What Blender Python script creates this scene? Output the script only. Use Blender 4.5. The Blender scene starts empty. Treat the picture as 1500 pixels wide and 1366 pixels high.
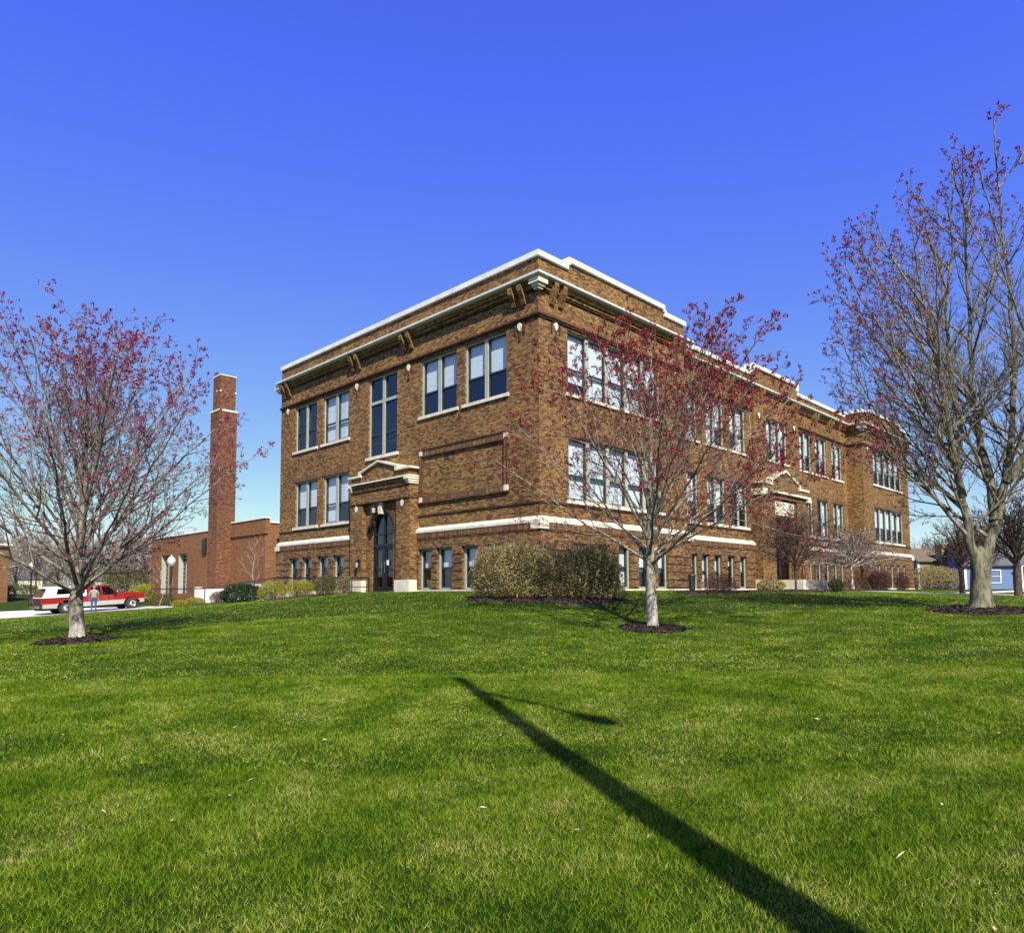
import bpy, math, random
import numpy as np
from mathutils import Vector, Matrix, noise
R_=math.radians
SC=bpy.context.scene; COL=SC.collection
# ---------------------------------------------------------------- camera (world z=0 is eye level)
F=1046.56; YAW=.7808; PITCH=.0676; ROLL=-.0045; PY=111.1
CX,CY=-19.197,-17.582
fw=Vector((math.cos(YAW)*math.cos(PITCH),math.sin(YAW)*math.cos(PITCH),math.sin(PITCH)))
_r=Vector((math.sin(YAW),-math.cos(YAW),0)); _u=_r.cross(fw)
RV=_r*math.cos(ROLL)+_u*math.sin(ROLL); UV=-_r*math.sin(ROLL)+_u*math.cos(ROLL)
cd=bpy.data.cameras.new('camera'); cam=bpy.data.objects.new('camera',cd); COL.objects.link(cam)
m=Matrix.Identity(4)
for i in range(3): m[i][0]=RV[i]; m[i][1]=UV[i]; m[i][2]=-fw[i]
m[0][3]=CX; m[1][3]=CY; m[2][3]=0; cam.matrix_world=m
cd.sensor_width=36; cd.lens=F/1500*36; cd.shift_y=PY/1500; cd.clip_start=.1; cd.clip_end=3000
SC.camera=cam
# ---------------------------------------------------------------- sky and sun
SUN_AZ=R_(241.2); SUN_EL=R_(43)
sd=Vector((math.cos(SUN_AZ)*math.cos(SUN_EL),math.sin(SUN_AZ)*math.cos(SUN_EL),math.sin(SUN_EL)))
W=bpy.data.worlds.new('World'); SC.world=W; W.use_nodes=True
nt=W.node_tree; bgn=nt.nodes['Background']
sky=nt.nodes.new('ShaderNodeTexSky'); sky.sky_type='NISHITA'; sky.sun_disc=False
sky.sun_elevation=SUN_EL; sky.sun_rotation=math.pi/2-SUN_AZ
sky.air_density=1.0; sky.dust_density=.5; sky.ozone_density=2.4; sky.altitude=200
tint=nt.nodes.new('ShaderNodeMix'); tint.data_type='RGBA'; tint.blend_type='MULTIPLY'; tint.inputs[0].default_value=1
tint.inputs[7].default_value=(.97,1.02,2.55,1)
hsv=nt.nodes.new('ShaderNodeHueSaturation'); hsv.inputs['Saturation'].default_value=1.12; hsv.inputs['Hue'].default_value=.507
nt.links.new(sky.outputs[0],hsv.inputs['Color']); nt.links.new(hsv.outputs[0],tint.inputs[6]); cap=nt.nodes.new('ShaderNodeMix'); cap.data_type='RGBA'; cap.blend_type='DARKEN'; cap.inputs[0].default_value=1; cap.inputs[7].default_value=(6.6,6.6,6.9,1)   # the blue of this clear sky is even from top to bottom
nt.links.new(tint.outputs[2],cap.inputs[6]); nt.links.new(cap.outputs[2],bgn.inputs[0])
bgn.inputs[1].default_value=.086
sl=bpy.data.lights.new('sun','SUN'); sl.energy=5; sl.angle=R_(.5); sl.color=(1,.94,.83)
so=bpy.data.objects.new('sun',sl); COL.objects.link(so); so.rotation_euler=sd.to_track_quat('Z','Y').to_euler()
SC.view_settings.view_transform='Standard'; SC.view_settings.look='None'; SC.view_settings.exposure=0.64; SC.view_settings.gamma=1
# ---------------------------------------------------------------- placement helpers
HF=Vector((math.cos(YAW),math.sin(YAW),0)); HR=Vector((math.sin(YAW),-math.cos(YAW),0))
def at(px,D,z=None):
    """ground point D metres ahead of the viewpoint in the column px of the photograph"""
    d=fw+RV*((px-750)/F)-UV*((866-683-PY)/F); k=D/(d.dot(HF)); x=CX+d.x*k; y=CY+d.y*k
    return Vector((x,y,hgt(x,y) if z is None else z))
# ---------------------------------------------------------------- terrain height (thin plate spline)
_cp=[(-19.2,-17.6,-1.62),(-15.4,-15,-1.64),(-17,-21,-1.6),(-11.8,-8.9,-1.4),(-30,-28,-1.8),(-35,-10,-1.9),(-8,-32,-1.45),(-24,-4,-1.75),(-5,-20,-1.15),
 (-14,2.9,-1.2),(-2.84,-6.65,-1.04),(4.3,-12.8,-.6),(11.2,-12.6,-.40),(-8,-4,-1.12),(-10,9,-1.0),(-5.5,5,-.55),(-6,14,-.72),(-3.5,-1.5,-.45),(2,-5.5,-.52),
 (0,0,-.06),(-1.2,-1.2,-.2),(-.6,5,-.03),(-.6,9.5,-.03),(-1.5,11,-.12),(-.5,19.8,-.42),(-2,16,-.4),(5,-.5,-.03),(10,-.5,-.03),(14,.5,-.03),(22,-1,-.03),(34,-.5,-.03),(44,-.5,-.03),(10,-5,-.2),(22,-9,-.3),(34,-8,-.2),(0,10,-.02),(10,10,0),(20,19,0),(44,20,0),
 (-10,36,-1.6),(-6.5,35.2,-1.37),(-3,31.7,-1.1),(-1.6,26,-.78),(-1.3,18.5,-.5),(-5.4,39.8,-1.44),(-1.3,39.9,-1.18),(-.4,34.7,-.95),(3,28,-.7),(3,48,-.8),(-6,50,-.9),(-25,45,-1.7),(-25,20,-1.7),(-18,30,-1.6),
 (50,-20,-.2),(60,0,-.1),(30,-30,-.4),(10,-40,-.9),(30,50,-.3)]
CPn=np.array(_cp)
def _phi(r): return np.where(r>1e-9,r*r*np.log(np.maximum(r,1e-9)),0)
_n=len(CPn); _K=_phi(np.hypot(CPn[:,None,0]-CPn[None,:,0],CPn[:,None,1]-CPn[None,:,1]))+np.eye(_n)*1.5
_P=np.c_[np.ones(_n),CPn[:,:2]]
_A=np.block([[_K,_P],[_P.T,np.zeros((3,3))]]); _w=np.linalg.solve(_A,np.r_[CPn[:,2],0,0,0])
def hgtN(x,y):
    x=np.asarray(x,float); y=np.asarray(y,float); cx,cy=12.,5.
    r=np.hypot(x-cx,y-cy); k=np.minimum(1,62/np.maximum(r,1e-6)); X=cx+(x-cx)*k; Y=cy+(y-cy)*k
    out=_w[_n]+_w[_n+1]*X+_w[_n+2]*Y
    for i in range(_n): out=out+_w[i]*_phi(np.hypot(X-CPn[i,0],Y-CPn[i,1]))
    return np.clip(out,-2.2,.05)
def hgt(x,y): return float(hgtN(np.array([x]),np.array([y]))[0])
# ---------------------------------------------------------------- materials
def newmat(name):
    M=bpy.data.materials.new(name); M.use_nodes=True; n=M.node_tree.nodes; l=M.node_tree.links
    return M,n,l,n['Principled BSDF']
def N(n,t,**k):
    o=n.new(t)
    for a,b in k.items(): setattr(o,a,b)
    return o
def ramp(n,stops,interp='LINEAR'):
    r=n.new('ShaderNodeValToRGB'); e=r.color_ramp; e.interpolation=interp
    while len(e.elements)<len(stops): e.elements.new(.5)
    for i,(p,c) in enumerate(stops): e.elements[i].position=p; e.elements[i].color=(*c,1)
    return r
def plain(name,col,rough=.6,var=.15,scale=8,metal=0,bump=0,spec=.5):
    M,n,l,b=newmat(name)
    tc=N(n,'ShaderNodeTexCoord'); nz=N(n,'ShaderNodeTexNoise'); nz.inputs['Scale'].default_value=scale; nz.inputs['Detail'].default_value=6
    l.new(tc.outputs['Object'],nz.inputs['Vector'])
    c0=tuple(max(0,c*(1-var)) for c in col); c1=tuple(min(1,c*(1+var)) for c in col)
    r=ramp(n,[(.3,c0),(.7,c1)]); l.new(nz.outputs['Fac'],r.inputs[0]); l.new(r.outputs[0],b.inputs['Base Color'])
    b.inputs['Roughness'].default_value=rough; b.inputs['Metallic'].default_value=metal; b.inputs['Specular IOR Level'].default_value=spec
    if bump:
        bp=N(n,'ShaderNodeBump'); bp.inputs['Strength'].default_value=bump; bp.inputs['Distance'].default_value=.02; l.new(nz.outputs['Fac'],bp.inputs['Height']); l.new(bp.outputs[0],b.inputs['Normal'])
    return M
def brick(name,stops,mortar,bw=.175,bh=.072,patch=.5,vert=False):
    """running-bond brick laid out on the wall in metres, each brick its own tone"""
    M,n,l,b=newmat(name)
    g=N(n,'ShaderNodeNewGeometry'); sp=N(n,'ShaderNodeSeparateXYZ'); sn=N(n,'ShaderNodeSeparateXYZ')
    l.new(g.outputs['Position'],sp.inputs[0]); l.new(g.outputs['True Normal'],sn.inputs[0])
    def mth(op,a,c=None,d=None):
        o=N(n,'ShaderNodeMath',operation=op)
        for i,v in enumerate((a,c,d)):
            if v is None: continue
            if isinstance(v,(int,float)): o.inputs[i].default_value=v
            else: l.new(v,o.inputs[i])
        return o.outputs[0]
    isx=mth('GREATER_THAN',mth('ABSOLUTE',sn.outputs[0]),.6)
    u=mth('ADD',mth('MULTIPLY',isx,sp.outputs[1]),mth('MULTIPLY',mth('SUBTRACT',1,isx),sp.outputs[0])); v=sp.outputs[2]
    if vert: u,v=v,u
    vv=mth('DIVIDE',v,bh); row=mth('FLOOR',vv); fv=mth('FRACT',vv)
    uu=mth('ADD',mth('DIVIDE',u,bw),mth('MULTIPLY',mth('MODULO',row,2),.5)) if not vert else mth('DIVIDE',u,bw)
    cl=mth('FLOOR',uu); fu=mth('FRACT',uu)
    cb=N(n,'ShaderNodeCombineXYZ'); l.new(cl,cb.inputs[0]); l.new(row,cb.inputs[1]); l.new(isx,cb.inputs[2])
    wn=N(n,'ShaderNodeTexWhiteNoise',noise_dimensions='3D'); l.new(cb.outputs[0],wn.inputs['Vector'])
    nz=N(n,'ShaderNodeTexNoise'); nz.inputs['Scale'].default_value=patch; nz.inputs['Detail'].default_value=5; l.new(g.outputs['Position'],nz.inputs['Vector'])
    mx=mth('ADD',mth('MULTIPLY',wn.outputs['Value'],.60),mth('MULTIPLY',mth('SUBTRACT',nz.outputs['Fac'],.5),.55)); mx=mth('ADD',mx,.21)
    r=ramp(n,stops); l.new(mx,r.inputs[0])
    mm=mth('MAXIMUM',mth('LESS_THAN',fv,.19),mth('MULTIPLY',mth('LESS_THAN',fu,.07),.8))
    mix=N(n,'ShaderNodeMix',data_type='RGBA'); l.new(mm,mix.inputs[0]); l.new(r.outputs[0],mix.inputs[6]); mix.inputs[7].default_value=(*mortar,1)
    l.new(mix.outputs[2],b.inputs['Base Color']); b.inputs['Roughness'].default_value=.85; b.inputs['Specular IOR Level'].default_value=.25
    bp=N(n,'ShaderNodeBump'); bp.inputs['Strength'].default_value=.7; bp.inputs['Distance'].default_value=.012
    l.new(mth('ADD',mth('MULTIPLY',mth('SUBTRACT',1,mm),.7),mth('MULTIPLY',wn.outputs['Value'],.6)),bp.inputs['Height']); l.new(bp.outputs[0],b.inputs['Normal'])
    return M
BR=[(.08,(.030,.017,.011)),(.26,(.115,.058,.024)),(.45,(.200,.104,.037)),(.64,(.270,.148,.050)),(.82,(.345,.210,.070)),(.97,(.47,.33,.13))]
M_brick=brick('brown_brick',BR,(.045,.032,.022))
M_brickb=brick('rusticated_brick',[(.05,(.03,.017,.012)),(.25,(.09,.044,.021)),(.45,(.16,.082,.034)),(.62,(.22,.118,.046)),(.8,(.29,.172,.066)),(.97,(.40,.27,.12))],(.07,.052,.036))
M_sold=brick('soldier_brick',[(.05,(.05,.026,.016)),(.4,(.14,.068,.033)),(.7,(.22,.115,.05)),(.97,(.34,.21,.10))],(.07,.05,.035),bw=.5,bh=.075,vert=True)
M_dkbrick=brick('dark_brick_ledge',[(.1,(.03,.016,.012)),(.6,(.10,.045,.025)),(.95,(.18,.09,.045))],(.04,.03,.022))
M_annex=brick('orange_brick',[(.05,(.10,.042,.018)),(.35,(.17,.072,.027)),(.7,(.24,.105,.038)),(.97,(.32,.165,.065))],(.24,.13,.08),patch=.35)
M_chim=brick('chimney_brick',[(.05,(.035,.017,.012)),(.35,(.12,.047,.024)),(.7,(.21,.088,.037)),(.97,(.34,.17,.07))],(.12,.07,.045))
M_stone=plain('white_limestone',(.66,.60,.47),.7,.16,3,bump=.1)
M_coping=plain('white_painted_coping',(.72,.72,.69),.5,.12,2)
M_metal_trim=plain('greenish_white_trim',(.55,.57,.51),.5,.12,4)
M_frame=plain('grey_tan_window_paint',(.36,.37,.31),.5,.08,4)
M_sash=plain('dark_green_sash',(.02,.035,.035),.35,.1,4)
M_blind=plain('white_blind',(.78,.78,.74),.8,.05,20)
M_blindw=brick('slatted_blind',[(0,(.72,.76,.78)),(1,(.84,.87,.88))],(.5,.53,.56),bw=9,bh=.06)
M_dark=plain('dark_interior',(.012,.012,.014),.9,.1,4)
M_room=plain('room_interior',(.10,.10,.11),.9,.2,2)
M_black=plain('black_iron',(.012,.012,.013),.4,.1,10)
M_roof=plain('roof_felt',(.10,.10,.10),.9,.2,2)
M_conc=plain('pale_concrete',(.55,.51,.43),.85,.12,3,bump=.1)
M_walk=plain('concrete_walk',(.60,.56,.47),.85,.12,1.5,bump=.05)
M_mulch=plain('bark_mulch',(.038,.022,.015),.95,.6,25,bump=.8)
M_wfence=plain('white_painted_wall',(.62,.60,.58),.7,.12,2)
def glass(name,tint=(.75,.85,.9),refl=.0):
    M,n,l,b=newmat(name); n.remove(b); out=n['Material Output']
    tr=N(n,'ShaderNodeBsdfTransparent'); tr.inputs[0].default_value=(*tint,1); gl=N(n,'ShaderNodeBsdfGlossy'); gl.inputs['Roughness'].default_value=.03
    fr=N(n,'ShaderNodeLayerWeight'); fr.inputs[0].default_value=.28
    tc=N(n,'ShaderNodeTexCoord'); nz=N(n,'ShaderNodeTexNoise'); nz.inputs['Scale'].default_value=1.3; l.new(tc.outputs['Object'],nz.inputs['Vector'])
    bp=N(n,'ShaderNodeBump'); bp.inputs['Strength'].default_value=.06; bp.inputs['Distance'].default_value=.05; l.new(nz.outputs['Fac'],bp.inputs['Height']); l.new(bp.outputs[0],gl.inputs['Normal'])
    ad=N(n,'ShaderNodeMath',operation='MULTIPLY_ADD'); ad.inputs[1].default_value=.30; ad.inputs[2].default_value=refl; l.new(fr.outputs['Facing'],ad.inputs[0])
    mx=N(n,'ShaderNodeMixShader'); l.new(ad.outputs[0],mx.inputs[0]); l.new(tr.outputs[0],mx.inputs[1]); l.new(gl.outputs[0],mx.inputs[2]); l.new(mx.outputs[0],out.inputs[0])
    return M
M_glass=glass('window_glass',(.90,.94,.96),.05)
M_glassd=glass('door_glass',(.35,.42,.5),.04)
def paint(name,col,rough=.25,coat=.6,metal=0):
    M,n,l,b=newmat(name); b.inputs['Base Color'].default_value=(*col,1); b.inputs['Roughness'].default_value=rough; b.inputs['Coat Weight'].default_value=coat; b.inputs['Metallic'].default_value=metal
    tc=N(n,'ShaderNodeTexCoord'); nz=N(n,'ShaderNodeTexNoise'); nz.inputs['Scale'].default_value=3; l.new(tc.outputs['Object'],nz.inputs['Vector'])
    mr=N(n,'ShaderNodeMapRange'); mr.inputs[3].default_value=rough*.7; mr.inputs[4].default_value=rough*1.5; l.new(nz.outputs['Fac'],mr.inputs[0]); l.new(mr.outputs[0],b.inputs['Roughness'])
    return M
M_red=paint('red_car_paint',(.25,.012,.012)); M_silver=paint('silver_car_paint',(.45,.45,.42),.35,.4,.3); M_white=paint('white_shell_paint',(.8,.8,.8),.3,.3)
M_chrome=paint('chrome',(.6,.6,.6),.15,0,1); M_tyre=plain('tyre_rubber',(.018,.018,.018),.85,.2,10); M_carglass=glass('car_glass',(.25,.3,.33),.12)
M_lens=paint('headlight_lens',(.75,.75,.7),.1,1); M_tail=paint('tail_light_lens',(.45,.01,.01),.15,1)
def bark(name,c0,c1,scale=6,pale=None):
    M,n,l,b=newmat(name); tc=N(n,'ShaderNodeTexCoord'); mp=N(n,'ShaderNodeMapping'); mp.inputs['Scale'].default_value=(1,1,.3); l.new(tc.outputs['Object'],mp.inputs[0])
    nz=N(n,'ShaderNodeTexNoise'); nz.inputs['Scale'].default_value=scale; nz.inputs['Detail'].default_value=8; nz.inputs['Roughness'].default_value=.7; l.new(mp.outputs[0],nz.inputs['Vector'])
    r=ramp(n,[(.40,c0),(.58,c1)]); l.new(nz.outputs['Fac'],r.inputs[0]); src=r.outputs[0]
    if pale:   # bleached foot of the trunk
        sp=N(n,'ShaderNodeSeparateXYZ'); l.new(tc.outputs['Object'],sp.inputs[0]); n2=N(n,'ShaderNodeTexNoise'); n2.inputs['Scale'].default_value=7; l.new(tc.outputs['Object'],n2.inputs['Vector'])
        a=N(n,'ShaderNodeMath',operation='MULTIPLY_ADD'); a.inputs[1].default_value=.5; l.new(n2.outputs['Fac'],a.inputs[0]); l.new(sp.outputs[2],a.inputs[2])
        rr=N(n,'ShaderNodeMapRange'); rr.inputs[1].default_value=pale-.1; rr.inputs[2].default_value=pale+.25; rr.inputs[3].default_value=1; rr.inputs[4].default_value=0; l.new(a.outputs[0],rr.inputs[0])
        mx=N(n,'ShaderNodeMix',data_type='RGBA'); l.new(rr.outputs[0],mx.inputs[0]); l.new(src,mx.inputs[6]); pr=ramp(n,[(.38,(.24,.21,.17)),(.6,(.55,.50,.43))]); l.new(nz.outputs['Fac'],pr.inputs[0]); l.new(pr.outputs[0],mx.inputs[7]); src=mx.outputs[2]
    l.new(src,b.inputs['Base Color']); b.inputs['Roughness'].default_value=.9; b.inputs['Specular IOR Level'].default_value=.2
    bp=N(n,'ShaderNodeBump'); bp.inputs['Strength'].default_value=1; bp.inputs['Distance'].default_value=.05; l.new(nz.outputs['Fac'],bp.inputs['Height']); l.new(bp.outputs[0],b.inputs['Normal'])
    return M
M_bark=bark('maple_bark',(.07,.056,.04),(.29,.25,.19),9,pale=.62)
M_barkc=bark('pale_maple_bark',(.075,.06,.042),(.32,.28,.21),9,pale=1.15)
M_barkR=bark('mossy_bark',(.06,.052,.035),(.22,.205,.135),7)
M_twigL=bark('pale_twig_bark',(.09,.075,.06),(.27,.235,.19),12)
M_twig=bark('twig_bark',(.05,.038,.03),(.17,.135,.10),12)
M_twigR=bark('grey_twig_bark',(.07,.058,.045),(.22,.19,.15),12)
M_twigD=bark('brown_twig_bark',(.04,.026,.022),(.12,.085,.07),12)
def leaf(name,cols,rough=.7,scale=1.2,trans=.25):
    M,n,l,b=newmat(name); g=N(n,'ShaderNodeNewGeometry')
    r=ramp(n,[(i/(len(cols)-1),c) for i,c in enumerate(cols)]); l.new(g.outputs['Random Per Island'],r.inputs[0]); l.new(r.outputs[0],b.inputs['Base Color'])
    b.inputs['Roughness'].default_value=rough; b.inputs['Specular IOR Level'].default_value=.25
    if trans:
        out=n['Material Output']; t=N(n,'ShaderNodeBsdfTranslucent'); l.new(r.outputs[0],t.inputs[0]); mx=N(n,'ShaderNodeMixShader'); mx.inputs[0].default_value=trans
        l.new(b.outputs[0],mx.inputs[1]); l.new(t.outputs[0],mx.inputs[2]); l.new(mx.outputs[0],out.inputs[0])
    return M
M_bud=leaf('red_maple_bud',[(.13,.010,.05),(.25,.020,.09),(.36,.045,.15),(.21,.022,.045)],trans=.25)
M_budC=leaf('crimson_maple_bud',[(.12,.009,.018),(.25,.018,.035),(.35,.035,.055),(.20,.03,.025)],trans=.25)
M_budR=leaf('rust_maple_bud',[(.12,.012,.03),(.24,.025,.06),(.18,.02,.05),(.30,.05,.04)],trans=.2)
# ---------------------------------------------------------------- mesh builder
LOCAL=set()   # roots whose parts are modelled around the root's own origin, ready for copying
class MB:
    def __init__(s): s.v=[];s.f=[];s.mi=[];s.m=0;s.mats=[]
    def mat(s,M):
        if M not in s.mats: s.mats.append(M)
        s.m=s.mats.index(M); return s
    def add(s,vs,fs):
        k=len(s.v); s.v+= [tuple(a) for a in vs]; s.f+=[tuple(i+k for i in f) for f in fs]; s.mi+=[s.m]*len(fs)
    def box(s,x0,x1,y0,y1,z0,z1):
        x0,x1=min(x0,x1),max(x0,x1); y0,y1=min(y0,y1),max(y0,y1)
        s.add([(x0,y0,z0),(x1,y0,z0),(x1,y1,z0),(x0,y1,z0),(x0,y0,z1),(x1,y0,z1),(x1,y1,z1),(x0,y1,z1)],
              [(0,3,2,1),(4,5,6,7),(0,1,5,4),(1,2,6,5),(2,3,7,6),(3,0,4,7)])
    def tube(s,pts,rad,n=6,cap=True):
        pts=[Vector(p) for p in pts]; 
        if not hasattr(rad,'__len__'): rad=[rad]*len(pts)
        vs=[];fs=[]; up=None
        for i,p in enumerate(pts):
            d=(pts[min(i+1,len(pts)-1)]-pts[max(i-1,0)]); d=d.normalized() if d.length>1e-9 else Vector((0,0,1))
            if up is None: a=d.orthogonal().normalized()
            else: a=(up-d*up.dot(d)); a=a.normalized() if a.length>1e-6 else d.orthogonal().normalized()
            up=a; b=d.cross(a)
            for k in range(n):
                t=2*math.pi*k/n; vs.append(p+(a*math.cos(t)+b*math.sin(t))*rad[i])
        for i in range(len(pts)-1):
            for k in range(n): fs.append((i*n+k,i*n+(k+1)%n,(i+1)*n+(k+1)%n,(i+1)*n+k))
        if cap: fs.append(tuple(range(n))[::-1]); fs.append(tuple((len(pts)-1)*n+k for k in range(n)))
        s.add(vs,fs)
    def twig(s,pts,rad,n=3):
        d=pts[-1]-pts[0]; a=d.orthogonal().normalized(); b=d.normalized().cross(a)
        fr=[(math.cos(2*math.pi*k/n),math.sin(2*math.pi*k/n)) for k in range(n)]
        fr=[(a.x*c+b.x*e,a.y*c+b.y*e,a.z*c+b.z*e) for c,e in fr]; k0=len(s.v); v=s.v; f=s.f
        for p,r in zip(pts,rad):
            x,y,z=p
            for q in fr: v.append((x+q[0]*r,y+q[1]*r,z+q[2]*r))
        for i in range(len(pts)-1):
            o=k0+i*n
            for k in range(n): k1=(k+1)%n; f.append((o+k,o+k1,o+n+k1,o+n+k))
        s.mi+=[s.m]*((len(pts)-1)*n)
    def lathe(s,prof,c=(0,0,0),n=16):
        vs=[];fs=[]
        for r,z in prof:
            for k in range(n): t=2*math.pi*k/n; vs.append((c[0]+r*math.cos(t),c[1]+r*math.sin(t),c[2]+z))
        for i in range(len(prof)-1):
            for k in range(n): fs.append((i*n+k,i*n+(k+1)%n,(i+1)*n+(k+1)%n,(i+1)*n+k))
        fs.append(tuple(range(n))[::-1]); fs.append(tuple((len(prof)-1)*n+k for k in range(n)))
        s.add(vs,fs)
    def prism(s,poly,axis,a,b):
        """poly of 2-D points extruded along axis 0/1/2 from a to b"""
        def P(q,w):
            return {0:(w,q[0],q[1]),1:(q[0],w,q[1]),2:(q[0],q[1],w)}[axis]
        n=len(poly); vs=[P(q,a) for q in poly]+[P(q,b) for q in poly]
        fs=[tuple(range(n)),tuple(range(n,2*n))[::-1]]+[(i,i+n,(i+1)%n+n,(i+1)%n) for i in range(n)]
        s.add(vs,fs)
    def build(s,name,parent=None,smooth=False,fixn=True):
        me=bpy.data.meshes.new(name); me.from_pydata(s.v,[],s.f)
        for M in s.mats: me.materials.append(M)
        if len(s.mats)>1: me.polygons.foreach_set('material_index',s.mi)
        if fixn:
            import bmesh
            bm=bmesh.new(); bm.from_mesh(me); bmesh.ops.recalc_face_normals(bm,faces=bm.faces); bm.to_mesh(me); bm.free()
        if smooth: me.polygons.foreach_set('use_smooth',[True]*len(me.polygons))
        me.update(); o=bpy.data.objects.new(name,me); COL.objects.link(o)
        if parent:
            o.parent=parent
            if parent.type=='EMPTY' and parent not in LOCAL: o.matrix_parent_inverse=Matrix.Translation(-Vector(parent.location))
        return o
def tag(o,label=None,cat=None,group=None,kind=None):
    if label: o['label']=label
    if cat: o['category']=cat
    if group: o['group']=group
    if kind: o['kind']=kind
    return o
def empty(name,loc,label,cat,group=None,local=False):
    o=bpy.data.objects.new(name,None); COL.objects.link(o); o.location=loc; o.empty_display_size=.2
    if local: LOCAL.add(o)
    return tag(o,label,cat,group)
# children of a part: parts sit in world coordinates through their root, so sub-parts use identity
def sub(mb,name,part,smooth=False):
    o=mb.build(name,None,smooth); o.parent=part; return o
# ---------------------------------------------------------------- ground
def lawn_mat():
    M,n,l,b=newmat('lawn_soil_and_turf'); g=N(n,'ShaderNodeNewGeometry')
    def nz(sc,det=5,rg=.6):
        o=N(n,'ShaderNodeTexNoise'); o.inputs['Scale'].default_value=sc; o.inputs['Detail'].default_value=det; o.inputs['Roughness'].default_value=rg; l.new(g.outputs['Position'],o.inputs['Vector']); return o.outputs['Fac']
    r=ramp(n,[(.3,(.012,.028,.003)),(.5,(.028,.055,.004)),(.62,(.05,.08,.007)),(.75,(.10,.11,.02))])
    a=N(n,'ShaderNodeMath',operation='MULTIPLY_ADD'); a.inputs[1].default_value=.55; l.new(nz(1.1),a.inputs[0])
    a2=N(n,'ShaderNodeMath',operation='MULTIPLY'); a2.inputs[1].default_value=.45; l.new(nz(22,8,.75),a2.inputs[0]); l.new(a2.outputs[0],a.inputs[2]); l.new(a.outputs[0],r.inputs[0])
    l.new(r.outputs[0],b.inputs['Base Color']); b.inputs['Roughness'].default_value=.9; b.inputs['Specular IOR Level'].default_value=.1
    bp=N(n,'ShaderNodeBump'); bp.inputs['Strength'].default_value=1; bp.inputs['Distance'].default_value=.05; l.new(nz(30,8,.8),bp.inputs['Height']); l.new(bp.outputs[0],b.inputs['Normal'])
    return M
M_lawn=lawn_mat()
def grid_mesh(name,xs,ys,mat_,dz=0):
    X,Y=np.meshgrid(xs,ys); Z=hgtN(X,Y)+dz; nx,ny=len(xs),len(ys)
    v=np.c_[X.ravel(),Y.ravel(),Z.ravel()]
    i=np.arange((ny-1)*nx).reshape(ny-1,nx)[:,:-1].ravel(); f=np.c_[i,i+1,i+nx+1,i+nx]
    me=bpy.data.meshes.new(name); me.from_pydata(v.tolist(),[],f.tolist()); me.materials.append(mat_); me.polygons.foreach_set('use_smooth',[True]*len(f))
    o=bpy.data.objects.new(name,me); COL.objects.link(o); return o
far=[100,130,180,260,400,700,1200]
xs=np.r_[[-f-0. for f in far[::-1]],np.arange(-80,90,.6),far]; ys=np.r_[[-f for f in far[::-1]],np.arange(-80,90,.6),far]
tag(grid_mesh('lawn',xs,ys,M_lawn),kind='structure')
def strip(name,pts,w,mat_,dz,thick=0,res=.8):
    """ribbon of paving that follows the ground; pts is the centre line, w its width (or one per point)"""
    P=[Vector((p[0],p[1],0)) for p in pts]; ws=list(w) if hasattr(w,'__len__') else [w]*len(P)
    out=[]
    for i in range(len(P)-1):
        k=max(1,int((P[i+1]-P[i]).length/res))
        for j in range(k): out.append((P[i].lerp(P[i+1],j/k),ws[i]+(ws[i+1]-ws[i])*j/k))
    out.append((P[-1],ws[-1])); vs=[];fs=[]; m_=6
    for i,(p,ww) in enumerate(out):
        d=(out[min(i+1,len(out)-1)][0]-out[max(i-1,0)][0]).normalized(); s_=Vector((-d.y,d.x,0))
        for j in range(m_+1):
            q=p+s_*ww*(j/m_-.5); vs.append((q.x,q.y,hgt(q.x,q.y)+dz))
    for i in range(len(out)-1):
        for j in range(m_): a=i*(m_+1)+j; fs.append((a,a+1,a+m_+2,a+m_+1))
    mb=MB().mat(mat_); mb.add(vs,fs); o=mb.build(name,None,True,fixn=True); tag(o,kind='structure'); return o
# drive on the left, from the side of the lawn to the street behind the truck
e=[at(-160,40,0),at(0,44,0),at(100,46.5,0),at(213,47.5,0),at(300,44,0),at(390,38.5,0)]
wd=[9,9,9,7,2.2,1.6]; off=[]
for i,p in enumerate(e):
    d=(e[min(i+1,5)]-e[max(i-1,0)]).normalized(); s_=Vector((-d.y,d.x,0)); off.append(p+s_*wd[i]/2*(1 if s_.dot(HF)>0 else -1))
strip('driveway',off,wd,M_walk,.03)
strip('entrance_walk',[(22.1,-1.6),(22.1,-30)],2.2,M_walk,.03)
strip('front_walk',[(22,-8.2),(60,-8.6),(100,-9)],1.5,M_walk,.036)
strip('street',[(-120,66),(-20,72),(40,90)],9,plain('asphalt',(.06,.06,.06),.9,.2,4),.02)
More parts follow.
